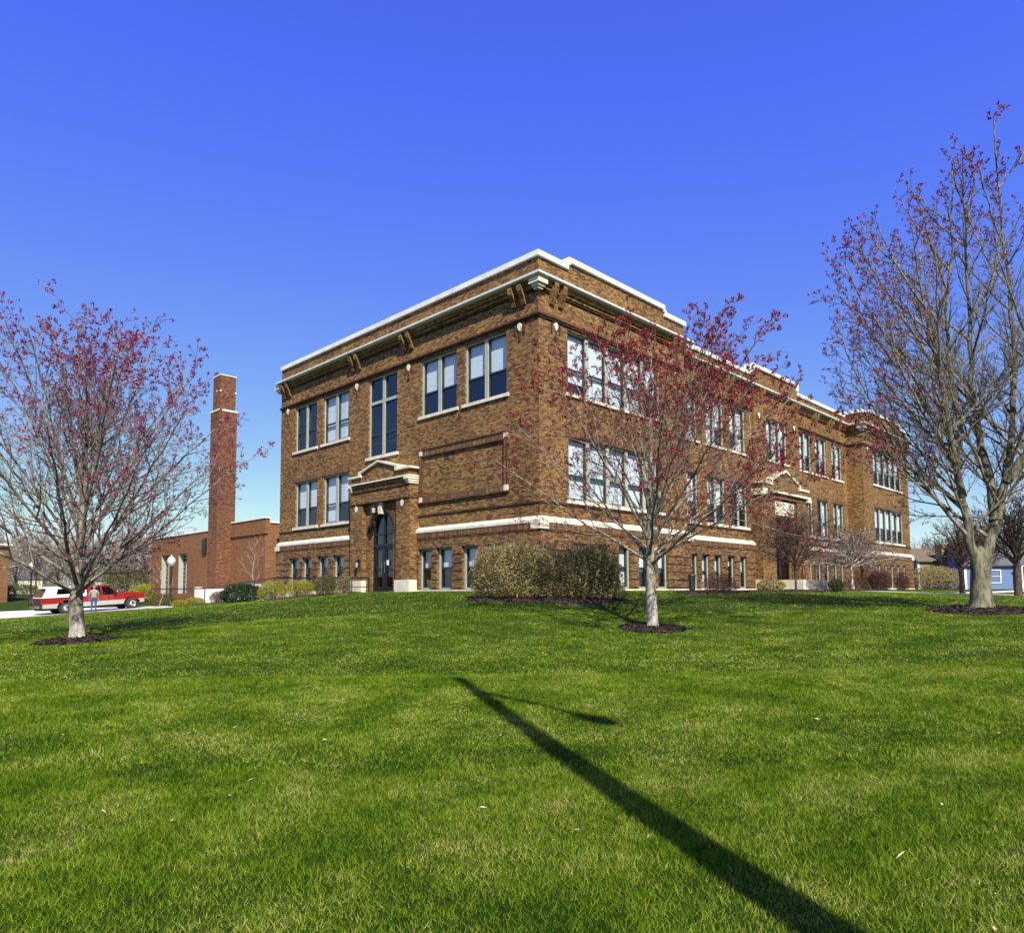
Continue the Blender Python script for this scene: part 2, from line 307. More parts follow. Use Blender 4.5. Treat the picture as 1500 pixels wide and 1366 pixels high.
# ---------------------------------------------------------------- grass blades: dense near the viewpoint, sparser with distance
_ng=np.random.default_rng(9).random((256,256))
def vnoise(x,y,f):
    x=x*f;y=y*f; xi=np.floor(x).astype(int); yi=np.floor(y).astype(int); u=x-xi; v=y-yi; u=u*u*(3-2*u); v=v*v*(3-2*v)
    g=lambda a,b: _ng[a%256,b%256]
    return (g(xi,yi)*(1-u)+g(xi+1,yi)*u)*(1-v)+(g(xi,yi+1)*(1-u)+g(xi+1,yi+1)*u)*v
def grass():
    rng=np.random.default_rng(4); Vs=[]
    def band(n,d0,d1,half,w,h):
        u=rng.random(n); D=np.sqrt(d0*d0+u*(d1*d1-d0*d0)); X=(rng.random(n)*2-1)*(D*half+.6)
        x=CX+HF.x*D+HR.x*X; y=CY+HF.y*D+HR.y*X
        keep=~((x>-.3)&(y>-.3)); 
        # bare around the mulch rings and the paths
        for (a,b,r) in MULCH: keep&=((x-a)**2+(y-b)**2)>r*r
        keep&=~((abs(x-22.1)<1.2)&(y<-1))&~((abs(y+8.4)<.9)&(x>21))
        x=x[keep];y=y[keep];D=D[keep];n=len(x)
        clump=.62+.75*vnoise(x,y,1.6)+.35*(vnoise(x,y,6.)-.5)
        z=hgtN(x,y); a=rng.random(n)*6.283; lean=rng.normal(0,.65,(n,2)); hh=h*(.5+.8*rng.random(n))*clump*.62; ww=w*(.6+.8*rng.random(n))
        flat=rng.random(n)<.12; hh=np.where(flat,hh*.35,hh); lean=np.where(flat[:,None],lean*4,lean)
        A=np.c_[x-np.cos(a)*ww,y-np.sin(a)*ww,z-.004]; B=np.c_[x+np.cos(a)*ww,y+np.sin(a)*ww,z-.004]
        T=np.c_[x+lean[:,0]*hh,y+lean[:,1]*hh,z+hh]
        Vs.append(np.stack([A,B,T],1).reshape(-1,3))
    band(300000,2.7,6.5,.80,.0021,.055); band(400000,6.5,12,.78,.0032,.055); band(330000,12,22,.78,.0055,.055); band(200000,22,46,.78,.010,.06)
    V=np.concatenate(Vs); nf=len(V)//3
    me=bpy.data.meshes.new('grass'); me.vertices.add(len(V)); me.vertices.foreach_set('co',V.ravel().astype(np.float32))
    me.loops.add(len(V)); me.loops.foreach_set('vertex_index',np.arange(len(V),dtype=np.int32))
    me.polygons.add(nf); me.polygons.foreach_set('loop_start',np.arange(0,len(V),3,dtype=np.int32)); me.update(calc_edges=True)
    M,n,l,b=newmat('grass_blade'); g=N(n,'ShaderNodeNewGeometry')
    def nz(sc,det=4,off=0):
        mp=N(n,'ShaderNodeMapping'); mp.inputs['Location'].default_value=(off,off,0); l.new(g.outputs['Position'],mp.inputs[0])
        o=N(n,'ShaderNodeTexNoise'); o.inputs['Scale'].default_value=sc; o.inputs['Detail'].default_value=det; l.new(mp.outputs[0],o.inputs['Vector']); return o.outputs['Fac']
    def mth(op,a,c=None,d=None):
        o=N(n,'ShaderNodeMath',operation=op)
        for i,v in enumerate((a,c,d)):
            if v is None: continue
            if isinstance(v,(int,float)): o.inputs[i].default_value=v
            else: l.new(v,o.inputs[i])
        return o.outputs[0]
    t=mth('ADD',mth('MULTIPLY',g.outputs['Random Per Island'],.66),mth('MULTIPLY',nz(1.1,7),.95)); t=mth('ADD',t,mth('MULTIPLY',nz(6,5,7),.60)); t=mth('SUBTRACT',t,.66)
    r=ramp(n,[(.02,(.014,.042,.002)),(.22,(.063,.148,.002)),(.44,(.150,.262,.004)),(.68,(.29,.36,.020)),(.90,(.58,.50,.18))])
    l.new(t,r.inputs[0]); l.new(r.outputs[0],b.inputs['Base Color']); b.inputs['Roughness'].default_value=.6; b.inputs['Specular IOR Level'].default_value=.12
    tr=N(n,'ShaderNodeBsdfTranslucent'); l.new(r.outputs[0],tr.inputs[0]); mx=N(n,'ShaderNodeMixShader'); mx.inputs[0].default_value=.35; l.new(b.outputs[0],mx.inputs[1]); l.new(tr.outputs[0],mx.inputs[2]); l.new(mx.outputs[0],n['Material Output'].inputs[0])
    me.materials.append(M); o=bpy.data.objects.new('grass',me); COL.objects.link(o); tag(o,'short spring lawn grass with pale dry patches in front of the school','grass',kind='stuff')
def litter():
    g=np.random.default_rng(12); mb=MB(); cols=[plain('dry_leaf',(.42,.28,.14),.8,.3,9),plain('pale_straw',(.62,.54,.36),.8,.2,9),plain('white_petal',(.8,.78,.72),.7,.1,9)]
    for i in range(150):
        D=3.2+28*g.random()**1.4; X=(g.random()*2-1)*D*.75; x=CX+HF.x*D+HR.x*X; y=CY+HF.y*D+HR.y*X
        if x>-.6 and y>-.6: continue
        z=hgt(x,y)+.03+.012*g.random(); k=g.choice(3,p=[.4,.45,.15]); mb.mat(cols[k]); p=Vector((x,y,z)); t=g.random()*6.28; L=(.020,.030,.011)[k]*(.6+.8*g.random()); w=(.010,.003,.009)[k]
        a=Vector((math.cos(t),math.sin(t),g.normal()*.35)).normalized()*L; b=Vector((-math.sin(t),math.cos(t),g.normal()*.4))*w
        mb.add([p-a,p-a*.2+b+Vector((0,0,.008)),p+a,p-a*.2-b],[(0,1,2,3)])
    tag(mb.build('leaf_litter',None,False,False),'scattered dry leaves, straw bits and white petals lying in the grass','leaf litter',kind='stuff')
litter()
T_L=at(115,18.0); T_C=at(955,19.2); T_R=at(1437,20.0)
MULCH=[(T_L.x,T_L.y,.83),(T_C.x,T_C.y,.80),(T_R.x,T_R.y,1.2)]
grass()
def mulch(c,r,name='mulch_bed',n=1800,seed=1,sy=1,rot=0):
    rng=random.Random(seed); mb=MB().mat(M_mulch); K=28; rings=7; vs=[];fs=[]
    for i in range(rings+1):
        for k in range(K):
            t=2*math.pi*k/K; rr=r*i/rings*(1+.10*math.sin(3*t+seed)+.07*math.sin(7*t+seed*2)); dx=math.cos(t)*rr; dy=math.sin(t)*rr*sy
            x=c.x+dx*math.cos(rot)-dy*math.sin(rot); y=c.y+dx*math.sin(rot)+dy*math.cos(rot)
            vs.append((x,y,hgt(x,y)+.02+.07*(1-(i/rings)**2)+rng.uniform(-.01,.012)-(.05 if i==rings else 0)))
    for i in range(rings):
        for k in range(K): fs.append((i*K+k,i*K+(k+1)%K,(i+1)*K+(k+1)%K,(i+1)*K+k))
    mb.add(vs,fs)
    for _ in range(n):     # loose chips
        t=rng.random()*6.283; q=math.sqrt(rng.random())*1.06; rr=r*q; dx=math.cos(t)*rr; dy=math.sin(t)*rr*sy
        x=c.x+dx*math.cos(rot)-dy*math.sin(rot); y=c.y+dx*math.sin(rot)+dy*math.cos(rot); z=hgt(x,y)+.025+.07*max(0,1-q*q)+rng.uniform(0,.03)
        a=Vector((rng.uniform(-1,1),rng.uniform(-1,1),rng.uniform(-.5,.5))).normalized()*rng.uniform(.02,.05); b=Vector((-a.y,a.x,rng.uniform(-.02,.02)))*.35; p=Vector((x,y,z))
        mb.add([p-a-b,p+a-b,p+a+b,p-a+b],[(0,1,2,3)])
    return tag(mb.build(name,None,False,False),kind='structure')
mulch(T_L,.88,seed=1); mulch(T_C,.85,seed=2); mulch(T_R,1.3,seed=3,n=3500)
# ---------------------------------------------------------------- school building
HOLES={}
SCH=empty('school_building',(5,5,0),'long brown brick school with white coping and rows of tall windows above the lawn','building')
def sheet(mb,ax,pl,a0,a1,z0,z1,holes,depth,inward):
    """wall sheet at constant axis ax=pl with rectangular openings (a0,a1,z0,z1) and reveals going `depth` inward"""
    As=sorted({a0,a1,*[v for h in holes for v in h[:2] if a0<v<a1]}); Zs=sorted({z0,z1,*[v for h in holes for v in h[2:4] if z0<v<z1]})
    def P(a,z,d=0):
        w=pl+inward*d; return (w,a,z) if ax==0 else (a,w,z)
    for i in range(len(As)-1):
        for j in range(len(Zs)-1):
            ca=(As[i]+As[i+1])/2; cz=(Zs[j]+Zs[j+1])/2
            if any(h[0]<ca<h[1] and h[2]<cz<h[3] for h in holes): continue
            mb.add([P(As[i],Zs[j]),P(As[i+1],Zs[j]),P(As[i+1],Zs[j+1]),P(As[i],Zs[j+1])],[(0,1,2,3)])
    for h in holes:
        A,B,Z,Y=h[:4]; Z=max(Z,z0); Y=min(Y,z1)
        q=[(A,Z),(B,Z),(B,Y),(A,Y)]
        for k in range(4):
            p0,p1=q[k],q[(k+1)%4]
            if k==0 and h[2]<z0: continue
            if k==2 and h[3]>z1: continue
            mb.add([P(*p0),P(*p1),P(*p1,depth),P(*p0,depth)],[(0,1,2,3)])
# opening lists ------------------------------------------------------
Z2=(7.62,10.12); Z1=(3.45,5.93); ZB=(.07,1.82)
# (a0,a1,z0,z1,lights,blind drops per light as fraction of the height from the top, kind)
LW=[(1.69,4.14,*Z2,2,(.60,.60),''),(4.66,7.04,*Z2,2,(.60,.60),''),(12.83,15.28,*Z2,2,(.97,.97),''),(15.90,18.2,*Z2,2,(0,0),''),
    (12.75,15.15,*Z1,2,(.60,.97),''),(15.78,18.08,*Z1,2,(.6,.6),'')]
LSTAIR=(8.80,11.12,6.34,10.18)
LB=[(1.81,2.80),(3.20,4.18),(4.80,5.79),(6.15,7.02),(12.97,13.94),(14.41,15.43),(16.04,17.02),(17.38,18.42)]
PAV1=(1.66,8.12); PAV2=(44-8.12,44-1.66)
NBASE=[1.80,3.23,4.65,6.05,7.49]
CW=[(11.25,13.15),(14.05,15.95),(16.6,18.45),(25.75,27.6),(28.25,30.15),(31.05,32.95)]
CMID=(20.75,23.55)
CB=[12.0,13.15,14.4,15.8,17.2,26.2,27.6,29.0,30.4,31.6]
hx0=[w[:4] for w in LW]+[LSTAIR,(8.64,10.32,2.0,3.7)]
hp1=[(PAV1[0],PAV1[1],*Z2),(PAV1[0],PAV1[1],*Z1)]; hp2=[(PAV2[0],PAV2[1],*Z2),(PAV2[0],PAV2[1],*Z1)]
hc=[(a,b,*Z2) for a,b in CW]+[(a,b,*Z1) for a,b in CW]
DH=.22
ARCH=(9.48,.83,2.75)   # centre, radius, springing of the side entrance arch
mb=MB().mat(M_brick)
ZT=12.52
sheet(mb,0,0,0,19.8,2.2,ZT,hx0,DH,1)
sheet(mb,1,0,0,10.2,2.2,ZT,hp1,DH,1)
sheet(mb,1,0,33.8,44,2.2,ZT,hp2,DH,1)
sheet(mb,1,1.1,10.2,19.2,2.2,12.32,[h for h in hc if h[1]<19.2],DH,1)
sheet(mb,1,1.1,25.2,33.8,2.2,12.32,[h for h in hc if h[0]>25.2],DH,1)
sheet(mb,1,.95,19.2,25.2,-.3,12.8,[(CMID[0],CMID[1],*Z2),(20.9,23.5,.1,4.1)],DH,1)
mb.add([(19.2,.95,-.3),(19.2,1.1,-.3),(19.2,1.1,12.8),(19.2,.95,12.8)],[(0,1,2,3)]); mb.add([(25.2,.95,-.3),(25.2,1.1,-.3),(25.2,1.1,12.8),(25.2,.95,12.8)],[(0,1,2,3)])
mb.add([(10.2,0,-.3),(10.2,1.1,-.3),(10.2,1.1,ZT),(10.2,0,ZT)],[(0,1,2,3)]); mb.add([(33.8,0,-.3),(33.8,1.1,-.3),(33.8,1.1,ZT),(33.8,0,ZT)],[(0,1,2,3)])
mb.add([(44,0,-.5),(44,19.8,-.5),(44,19.8,ZT),(44,0,ZT)],[(0,1,2,3)]); mb.add([(0,19.8,-.8),(44,19.8,-.8),(44,19.8,ZT),(0,19.8,ZT)],[(0,1,2,3)])
# raised parapet fronts over the pavilions
for a,b in ((1.7,8.5),(44-8.5,44-1.7)): mb.box(a,b,.002,.3,ZT+.001,12.82)
wall=mb.build('wall',SCH,fixn=False)
# the inner faces: room boxes behind each storey keep the rooms dark and solid
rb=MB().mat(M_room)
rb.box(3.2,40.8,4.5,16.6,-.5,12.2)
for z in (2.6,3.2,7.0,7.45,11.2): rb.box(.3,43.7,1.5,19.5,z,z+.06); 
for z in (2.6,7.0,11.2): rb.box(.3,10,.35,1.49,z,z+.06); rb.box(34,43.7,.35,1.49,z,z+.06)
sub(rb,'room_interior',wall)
rf=MB().mat(M_roof); rf.box(.3,43.7,1.4,19.5,12.0,12.1); rf.box(.3,10,.3,1.4,12,12.1); rf.box(34,43.7,.3,1.4,12,12.1); rf.build('roof',SCH)
# basement wall: rusticated strips of solid brick between the openings
def rust(mb,ax,pl,out,inward,a0,a1,holes,ztop=2.26,zbot=-.9,depth=.32):
    z=zbot; cuts=[]
    while z<ztop-.01:
        cuts.append((z,min(z+.30,ztop),0)); z+=.30
        if z<ztop-.01: cuts.append((z,min(z+.045,ztop),.05)); z+=.045
    for z0,z1,g in cuts:
        if 1.80<z0<2.1 and z1-z0<.1: g=0
        segs=[a0]; 
        hs=[h for h in sorted(holes) if min(h[3],z1)-max(h[2],z0)>.0]
        full=[]
        cur=a0
        for h in hs: full.append((cur,h[0])); cur=h[1]
        full.append((cur,a1))
        lo=z0; hi=z1
        zs=sorted({lo,hi,*[h[2] for h in hs if lo<h[2]<hi],*[h[3] for h in hs if lo<h[3]<hi]})
        for k in range(len(zs)-1):
            zm=(zs[k]+zs[k+1])/2; cur=a0; act=[h for h in hs if h[2]<zm<h[3]]
            for h in act+[(a1,a1,0,0)]:
                if h[0]-cur>.01:
                    w0=pl-inward*(out-g); w1=pl+inward*(depth-out)
                    if ax==0: mb.box(w0,w1,cur,h[0],zs[k],zs[k+1])
                    else: mb.box(cur,h[0],w0,w1,zs[k],zs[k+1])
                cur=h[1]
HB=lambda L,w: [(a,a+w,*ZB) for a in L]
for args in ((0,0,.13,1,-.13,7.2,[(a,b,*ZB) for a,b in LB if b<7.5]),(0,0,.13,1,11.75,19.93,[(a,b,*ZB) for a,b in LB if a>10]),
    (1,0,.13,1,.19,10.33,HB(NBASE,.82)),(1,0,.13,1,33.67,44.13,HB([44-x-.82 for x in NBASE],.82)),
    (1,1.1,.13,1,10.331,19.0,[h for h in HB(CB,.78) if h[1]<19]),(1,1.1,.13,1,25.4,33.669,[h for h in HB(CB,.78) if h[0]>25])):
    bz=MB().mat(M_brickb); rust(bz,*args)
    if args[0]==1 and args[5]==.19: bz.box(10.14,10.33,.33,.96,-.9,2.255)
    if args[0]==1 and args[5]==33.67: bz.box(33.67,33.86,.33,.96,-.9,2.255)
    bz.build('basement_wall',SCH)
# horizontal mouldings swept round the plan
PATH=[(0,19.8),(0,0),(10.2,0),(10.2,1.1),(33.8,1.1),(33.8,0),(44,0),(44,19.8)]
def sweep(mb,path,prof):
    n=len(path); P=[Vector((*p,0)) for p in path]; rows=[]
    for i,p in enumerate(P):
        def nr(a,b): d=(b-a).normalized(); return Vector((d.y,-d.x,0))
        ns=[]
        if i>0: ns.append(nr(P[i-1],p))
        if i<n-1: ns.append(nr(p,P[i+1]))
        o=ns[0] if len(ns)==1 else (ns[0]+ns[1])/(1+ns[0].dot(ns[1]))
        rows.append([(p.x+o.x*w,p.y+o.y*w,z) for w,z in prof])
    m_=len(prof); vs=[v for r in rows for v in r]; fs=[]
    for i in range(n-1):
        for k in range(m_): fs.append((i*m_+k,i*m_+(k+1)%m_,(i+1)*m_+(k+1)%m_,(i+1)*m_+k))
    fs.append(tuple(range(m_))); fs.append(tuple((n-1)*m_+k for k in range(m_))[::-1]); mb.add(vs,fs)
def R4(o0,o1,z0,z1): return [(o0,z0),(o1,z0),(o1,z1),(o0,z1)]
cp=MB().mat(M_coping)
sweep(cp,[(0,19.8),(0,0),(1.699,0)],R4(-.34,.10,12.525,12.73)); sweep(cp,[(8.501,0),(10.2,0),(10.2,1.1)],R4(-.34,.10,12.525,12.73))
sweep(cp,[(33.8,1.1),(33.8,0),(35.499,0)],R4(-.34,.10,12.525,12.73)); sweep(cp,[(42.301,0),(44,0),(44,19.8)],R4(-.34,.10,12.525,12.73))
for a,b in ((1.7,8.5),(35.5,42.3)):
    cp.box(a,b,-.105,.345,12.822,13.03)
    for xx in (a,b): cp.box(xx-.11,xx+.11,-.1055,.3455,12.73,12.8215)
sweep(cp,[(10.31,1.1),(19.2,1.1)],R4(-.34,.10,12.325,12.52)); sweep(cp,[(25.2,1.1),(33.69,1.1)],R4(-.34,.10,12.325,12.52))
cp.box(19.1,25.3,.84,1.42,12.801,13.0)
for xx in (19.2,25.2): cp.box(xx-.1,xx+.1,.838,1.425,12.50,12.8005)
cp.build('parapet_coping',SCH)
cn=MB().mat(M_metal_trim); sweep(cn,PATH,[(.0,11.61),(.35,11.63),(.41,11.67),(.41,11.74),(.38,11.77),(0,11.80)])
CRN=cn.build('cornice',SCH)
cc=MB().mat(M_brick); sweep(cc,PATH,R4(-.01,.20,11.44,11.598)); sweep(cc,PATH,R4(-.01,.12,11.32,11.439)); cc.mat(M_dkbrick); sweep(cc,PATH,R4(-.01,.07,11.24,11.299))
sweep(cc,PATH,R4(-.01,.11,10.29,10.36)); sweep(cc,PATH,R4(-.01,.07,10.22,10.289)); sweep(cc,PATH,R4(-.01,.045,3.24,3.31)); 
cc.mat(M_sold)
def sub_path(y0,y1): pass
cc.build('corbel_courses',SCH)
sb=MB().mat(M_stone)
SP=[(-.01,2.50),(.17,2.50),(.17,2.60),(.02,2.74),(-.01,2.75)]
P1=[(0,7.2),(0,0),(10.2,0),(10.2,1.1),(19.0,1.1)]; P2=[(25.4,1.1),(33.8,1.1),(33.8,0),(44,0),(44,19.8)]; P0=[(0,19.8),(0,11.75)]
for P in (P0,P1,P2): sweep(sb,P,SP)
for (x,y) in ((0,0),(10.2,0),(33.8,0),(44,0),(0,19.8)): 
    sx=-1 if x in(0,33.8) else 1; sy=-1 if y<1 else 1
    sb.box(x+sx*.185,x-sx*.30,y+sy*.185,y-sy*.30,2.26,2.503)
sb.build('stone_band',SCH)
sd_=MB().mat(M_sold)
for P in (P0,P1,P2): sweep(sd_,P,R4(-.01,.15,2.265,2.497))
sd_.build('soldier_course',SCH)
pl=MB().mat(M_stone)
for P in (P0,P1,P2): sweep(pl,P,R4(-.01,.16,-.9,.055))
pl.build('stone_plinth',SCH)
# stone caps at the cornice corners, paired brick brackets, white lozenges
for (x,y,sx,sy) in ((0,0,-1,-1),(10.2,0,1,-1),(33.8,0,-1,-1),(44,0,1,-1),(0,19.8,-1,1)):
    k=MB().mat(M_stone)
    for (o,w,z0,z1) in ((.30,.22,11.40,11.605),(.22,.14,11.29,11.398),(.16,.09,11.20,11.288)): k.box(x+sx*o,x-sx*w,y+sy*o,y-sy*w,z0,z1)
    k.build('corner_cap',SCH)
def onwall(ax,pl,inw,a0,a1,d0,d1,z0,z1,mb):
    """box on a wall: from d0 to d1 metres in front of plane pl"""
    if ax==0: mb.box(pl-inw*d0,pl-inw*d1,a0,a1,z0,z1)
    else: mb.box(a0,a1,pl-inw*d0,pl-inw*d1,z0,z1)
for ax,pl_,L in ((0,0,[.95,7.92,12.1,19.0]),(1,0,[.95,9.25,34.75,43.05]),(1,1.1,[13.6,16.3,28,30.6]),(1,.95,[19.8,24.6])):
    for c in L:
        for s in (-.25,.25):
            b=MB().mat(M_brick)
            pts=[(0,10.84),(.09,10.84),(.16,11.02),(.31,11.30),(.34,11.44),(.34,11.60),(0,11.60)]
            if ax==0: b.prism([(-(d+.0)+pl_,z) for d,z in pts],1,c+s-.11,c+s+.11)
            else: b.prism([(pl_-d,z) for d,z in pts],0,c+s-.11,c+s+.11)
            b.build('bracket',SCH)
        if pl_==1.1: continue
        o=MB().mat(M_stone); q=[(c,10.28-.22),(c+.11,10.06),(c+.07,10.18),(c,10.22)]
        q=[(c-.02,9.88),(c+.02,9.88),(c+.11,10.06),(c+.08,10.16),(c,10.20),(c-.08,10.16),(c-.11,10.06)]
        if ax==0: o.prism(q,0,pl_,pl_-.06)
        else: o.prism(q,1,pl_,pl_-.06)
        o.build('stone_lozenge',SCH)
        b=MB().mat(M_dkbrick)
        onwall(ax,pl_,1,c-.035,c+.035,-.01,.045,9.50,9.86,b); onwall(ax,pl_,1,c-.26,c-.19,-.01,.045,9.78,10.14,b); onwall(ax,pl_,1,c+.19,c+.26,-.01,.045,9.78,10.14,b)
        b.build('brick_pendant',SCH)
# framed brick panel on the side wall
b=MB().mat(M_sold)
y0,y1,z0,z1=1.62,7.08,3.84,6.10
b.box(-.055,.01,y0+.22,y1-.22,z1-.24,z1); b.box(-.055,.01,y0+.22,y1-.22,z0,z0+.24)
b.mat(M_dkbrick)
for ya in (y0,y1-.2): b.box(-.075,.01,ya-.0,ya+.04,z0+.24,z1-.24); b.box(-.075,.01,ya+.16,ya+.2,z0+.24,z1-.24); b.mat(M_sold); b.box(-.045,.01,ya+.041,ya+.159,z0+.24,z1-.24); b.mat(M_dkbrick)
b.mat(M_dkbrick); b.box(-.085,.01,y0-.06,y1+.06,z0-.07,z0-.002); b.box(-.085,.01,y0-.03,y1+.03,z1+.002,z1+.05); b.box(-.085,.01,y0+.22,y1-.22,z1-.29,z1-.243)
pn=b.build('brick_panel',SCH)
for yy in (y0,y1-.2):
    for zz in (z0,z1-.22): q=MB().mat(M_stone); q.box(-.07,.01,yy,yy+.2,zz,zz+.22); sub(q,'corner_stone',pn)
# soldier lintels above windows
for a,b_,z0,z1,*_ in LW:
    if z1<7: ln=MB().mat(M_sold); ln.box(-.025,.02,a-.15,b_+.15,z1+.003,z1+.25); ln.build('lintel',SCH)
for a,b_ in CW+[PAV1,PAV2]:
    p=0 if (a<10 or a>34) else 1.1
    ln=MB().mat(M_sold); ln.box(a-.15,b_+.15,p-.025,p+.02,Z1[1]+.003,Z1[1]+.25); ln.build('lintel',SCH)
# windows ------------------------------------------------------------
def window(ax,pl_,a0,a1,z0,z1,n,drops,name='window',deep=.12,sill=True,split=.40,transom=None,mull=.20,edge=.09,proj=.05,dark=False):
    """opening with n sash lights; frame > pane, blind, sill"""
    def B(mb,x0,x1,d0,d1,zz0,zz1): onwall(ax,pl_,1,x0,x1,-d0,-d1,zz0,zz1,mb)
    f=MB().mat(M_frame)
    B(f,a0,a0+edge,deep-.04,deep+.10,z0,z1); B(f,a1-edge,a1,deep-.04,deep+.10,z0,z1); B(f,a0+edge,a1-edge,deep-.03,deep+.10,z1-.07,z1); B(f,a0+edge,a1-edge,deep-.03,deep+.10,z0,z0+.07)
    w=(a1-a0-2*edge-(n-1)*mull)/n; g=MB().mat(M_glass); bl=MB().mat(M_blindw)
    zt=[(z0+.07,z1-.07)]
    if transom: B(f,a0+edge,a1-edge,deep-.035,deep+.10,transom-.07,transom+.07); zt=[(z0+.07,transom-.07),(transom+.07,z1-.07)]
    for i in range(n):
        x0=a0+edge+i*(w+mull); x1=x0+w
        if i<n-1: B(f,x1,x1+mull,deep-.038,deep+.10,z0+.07,z1-.07)
        for j,(q0,q1) in enumerate(zt):
            f.mat(M_sash); t=.04
            B(f,x0,x0+t,deep,deep+.07,q0,q1); B(f,x1-t,x1,deep,deep+.07,q0,q1); B(f,x0+t,x1-t,deep,deep+.07,q1-t,q1); B(f,x0+t,x1-t,deep,deep+.07,q0,q0+t)
            zm=q0+(q1-q0)*split
            if transom is None or j==0: B(f,x0+t,x1-t,deep-.01,deep+.075,zm-.035,zm+.035)
            f.mat(M_frame)
            dd=deep+.055
            if ax==0: g.add([(pl_+dd,x0+t,q0),(pl_+dd,x1-t,q0),(pl_+dd,x1-t,q1),(pl_+dd,x0+t,q1)],[(0,1,2,3)])
            else: g.add([(x0+t,pl_+dd,q0),(x1-t,pl_+dd,q0),(x1-t,pl_+dd,q1),(x0+t,pl_+dd,q1)],[(0,1,2,3)])
        d=drops[i%len(drops)]
        if d>0: B(bl,x0+.01,x1-.01,deep+.13,deep+.145,z1-.07-(z1-z0-.14)*d,z1-.06)
    fr=f.build(name,SCH); sub(g,'pane',fr)
    if bl.v: sub(bl,'blind',fr)
    if sill: s=MB().mat(M_stone); B(s,a0-.14,a1+.14,-proj-.03,deep+.05,z0-.13,z0-.002); sub(s,'sill',fr)
    return fr
for a,b_,z0,z1,n,dr,_ in LW: window(0,0,a,b_,z0,z1,n,dr)
window(0,0,*LSTAIR,2,(0,),split=.40,transom=8.95,name='stair_window')
for i,(a,b_) in enumerate(LB): window(0,-.13,a,b_,*ZB,1,((.46,) if i<4 else (.3,)),deep=.19,sill=False,edge=.10,split=.5)
window(1,0,*PAV1,*Z2,5,(.80,.97,.97,.97,.62)); window(1,0,*PAV1,*Z1,5,(.97,.97,.97,.97,.62))  # near-full drops: white blind stands in for bright reflections in open lower sashes
window(1,0,*PAV2,*Z2,5,(.62,.62,.62,.62,.62)); window(1,0,*PAV2,*Z1,5,(.62,.62,.62,.62,.62))
for i,a in enumerate(NBASE): window(1,-.13,a,a+.82,*ZB,1,(.96 if i==2 else .6,),deep=.17,sill=False,edge=.075,split=.5)
for i,a in enumerate(NBASE): window(1,-.13,44-a-.82,44-a,*ZB,1,(.5,),deep=.17,sill=False,edge=.075,split=.5)
rr=random.Random(5)
for a,b_ in CW:
    window(1,1.1,a,b_,*Z2,2,(rr.choice((.62,.97,.4)),rr.choice((.62,.97))),mull=.16); window(1,1.1,a,b_,*Z1,2,(rr.choice((.62,.0)),rr.choice((.62,.97))),mull=.16)
window(1,.95,*CMID,*Z2,3,(.62,.97,.62),mull=.16)
for i,a in enumerate(CB): window(1,.97,a,a+.78,*ZB,1,(rr.choice((.5,.3,.96)),),deep=.17,sill=False,edge=.075,split=.5)
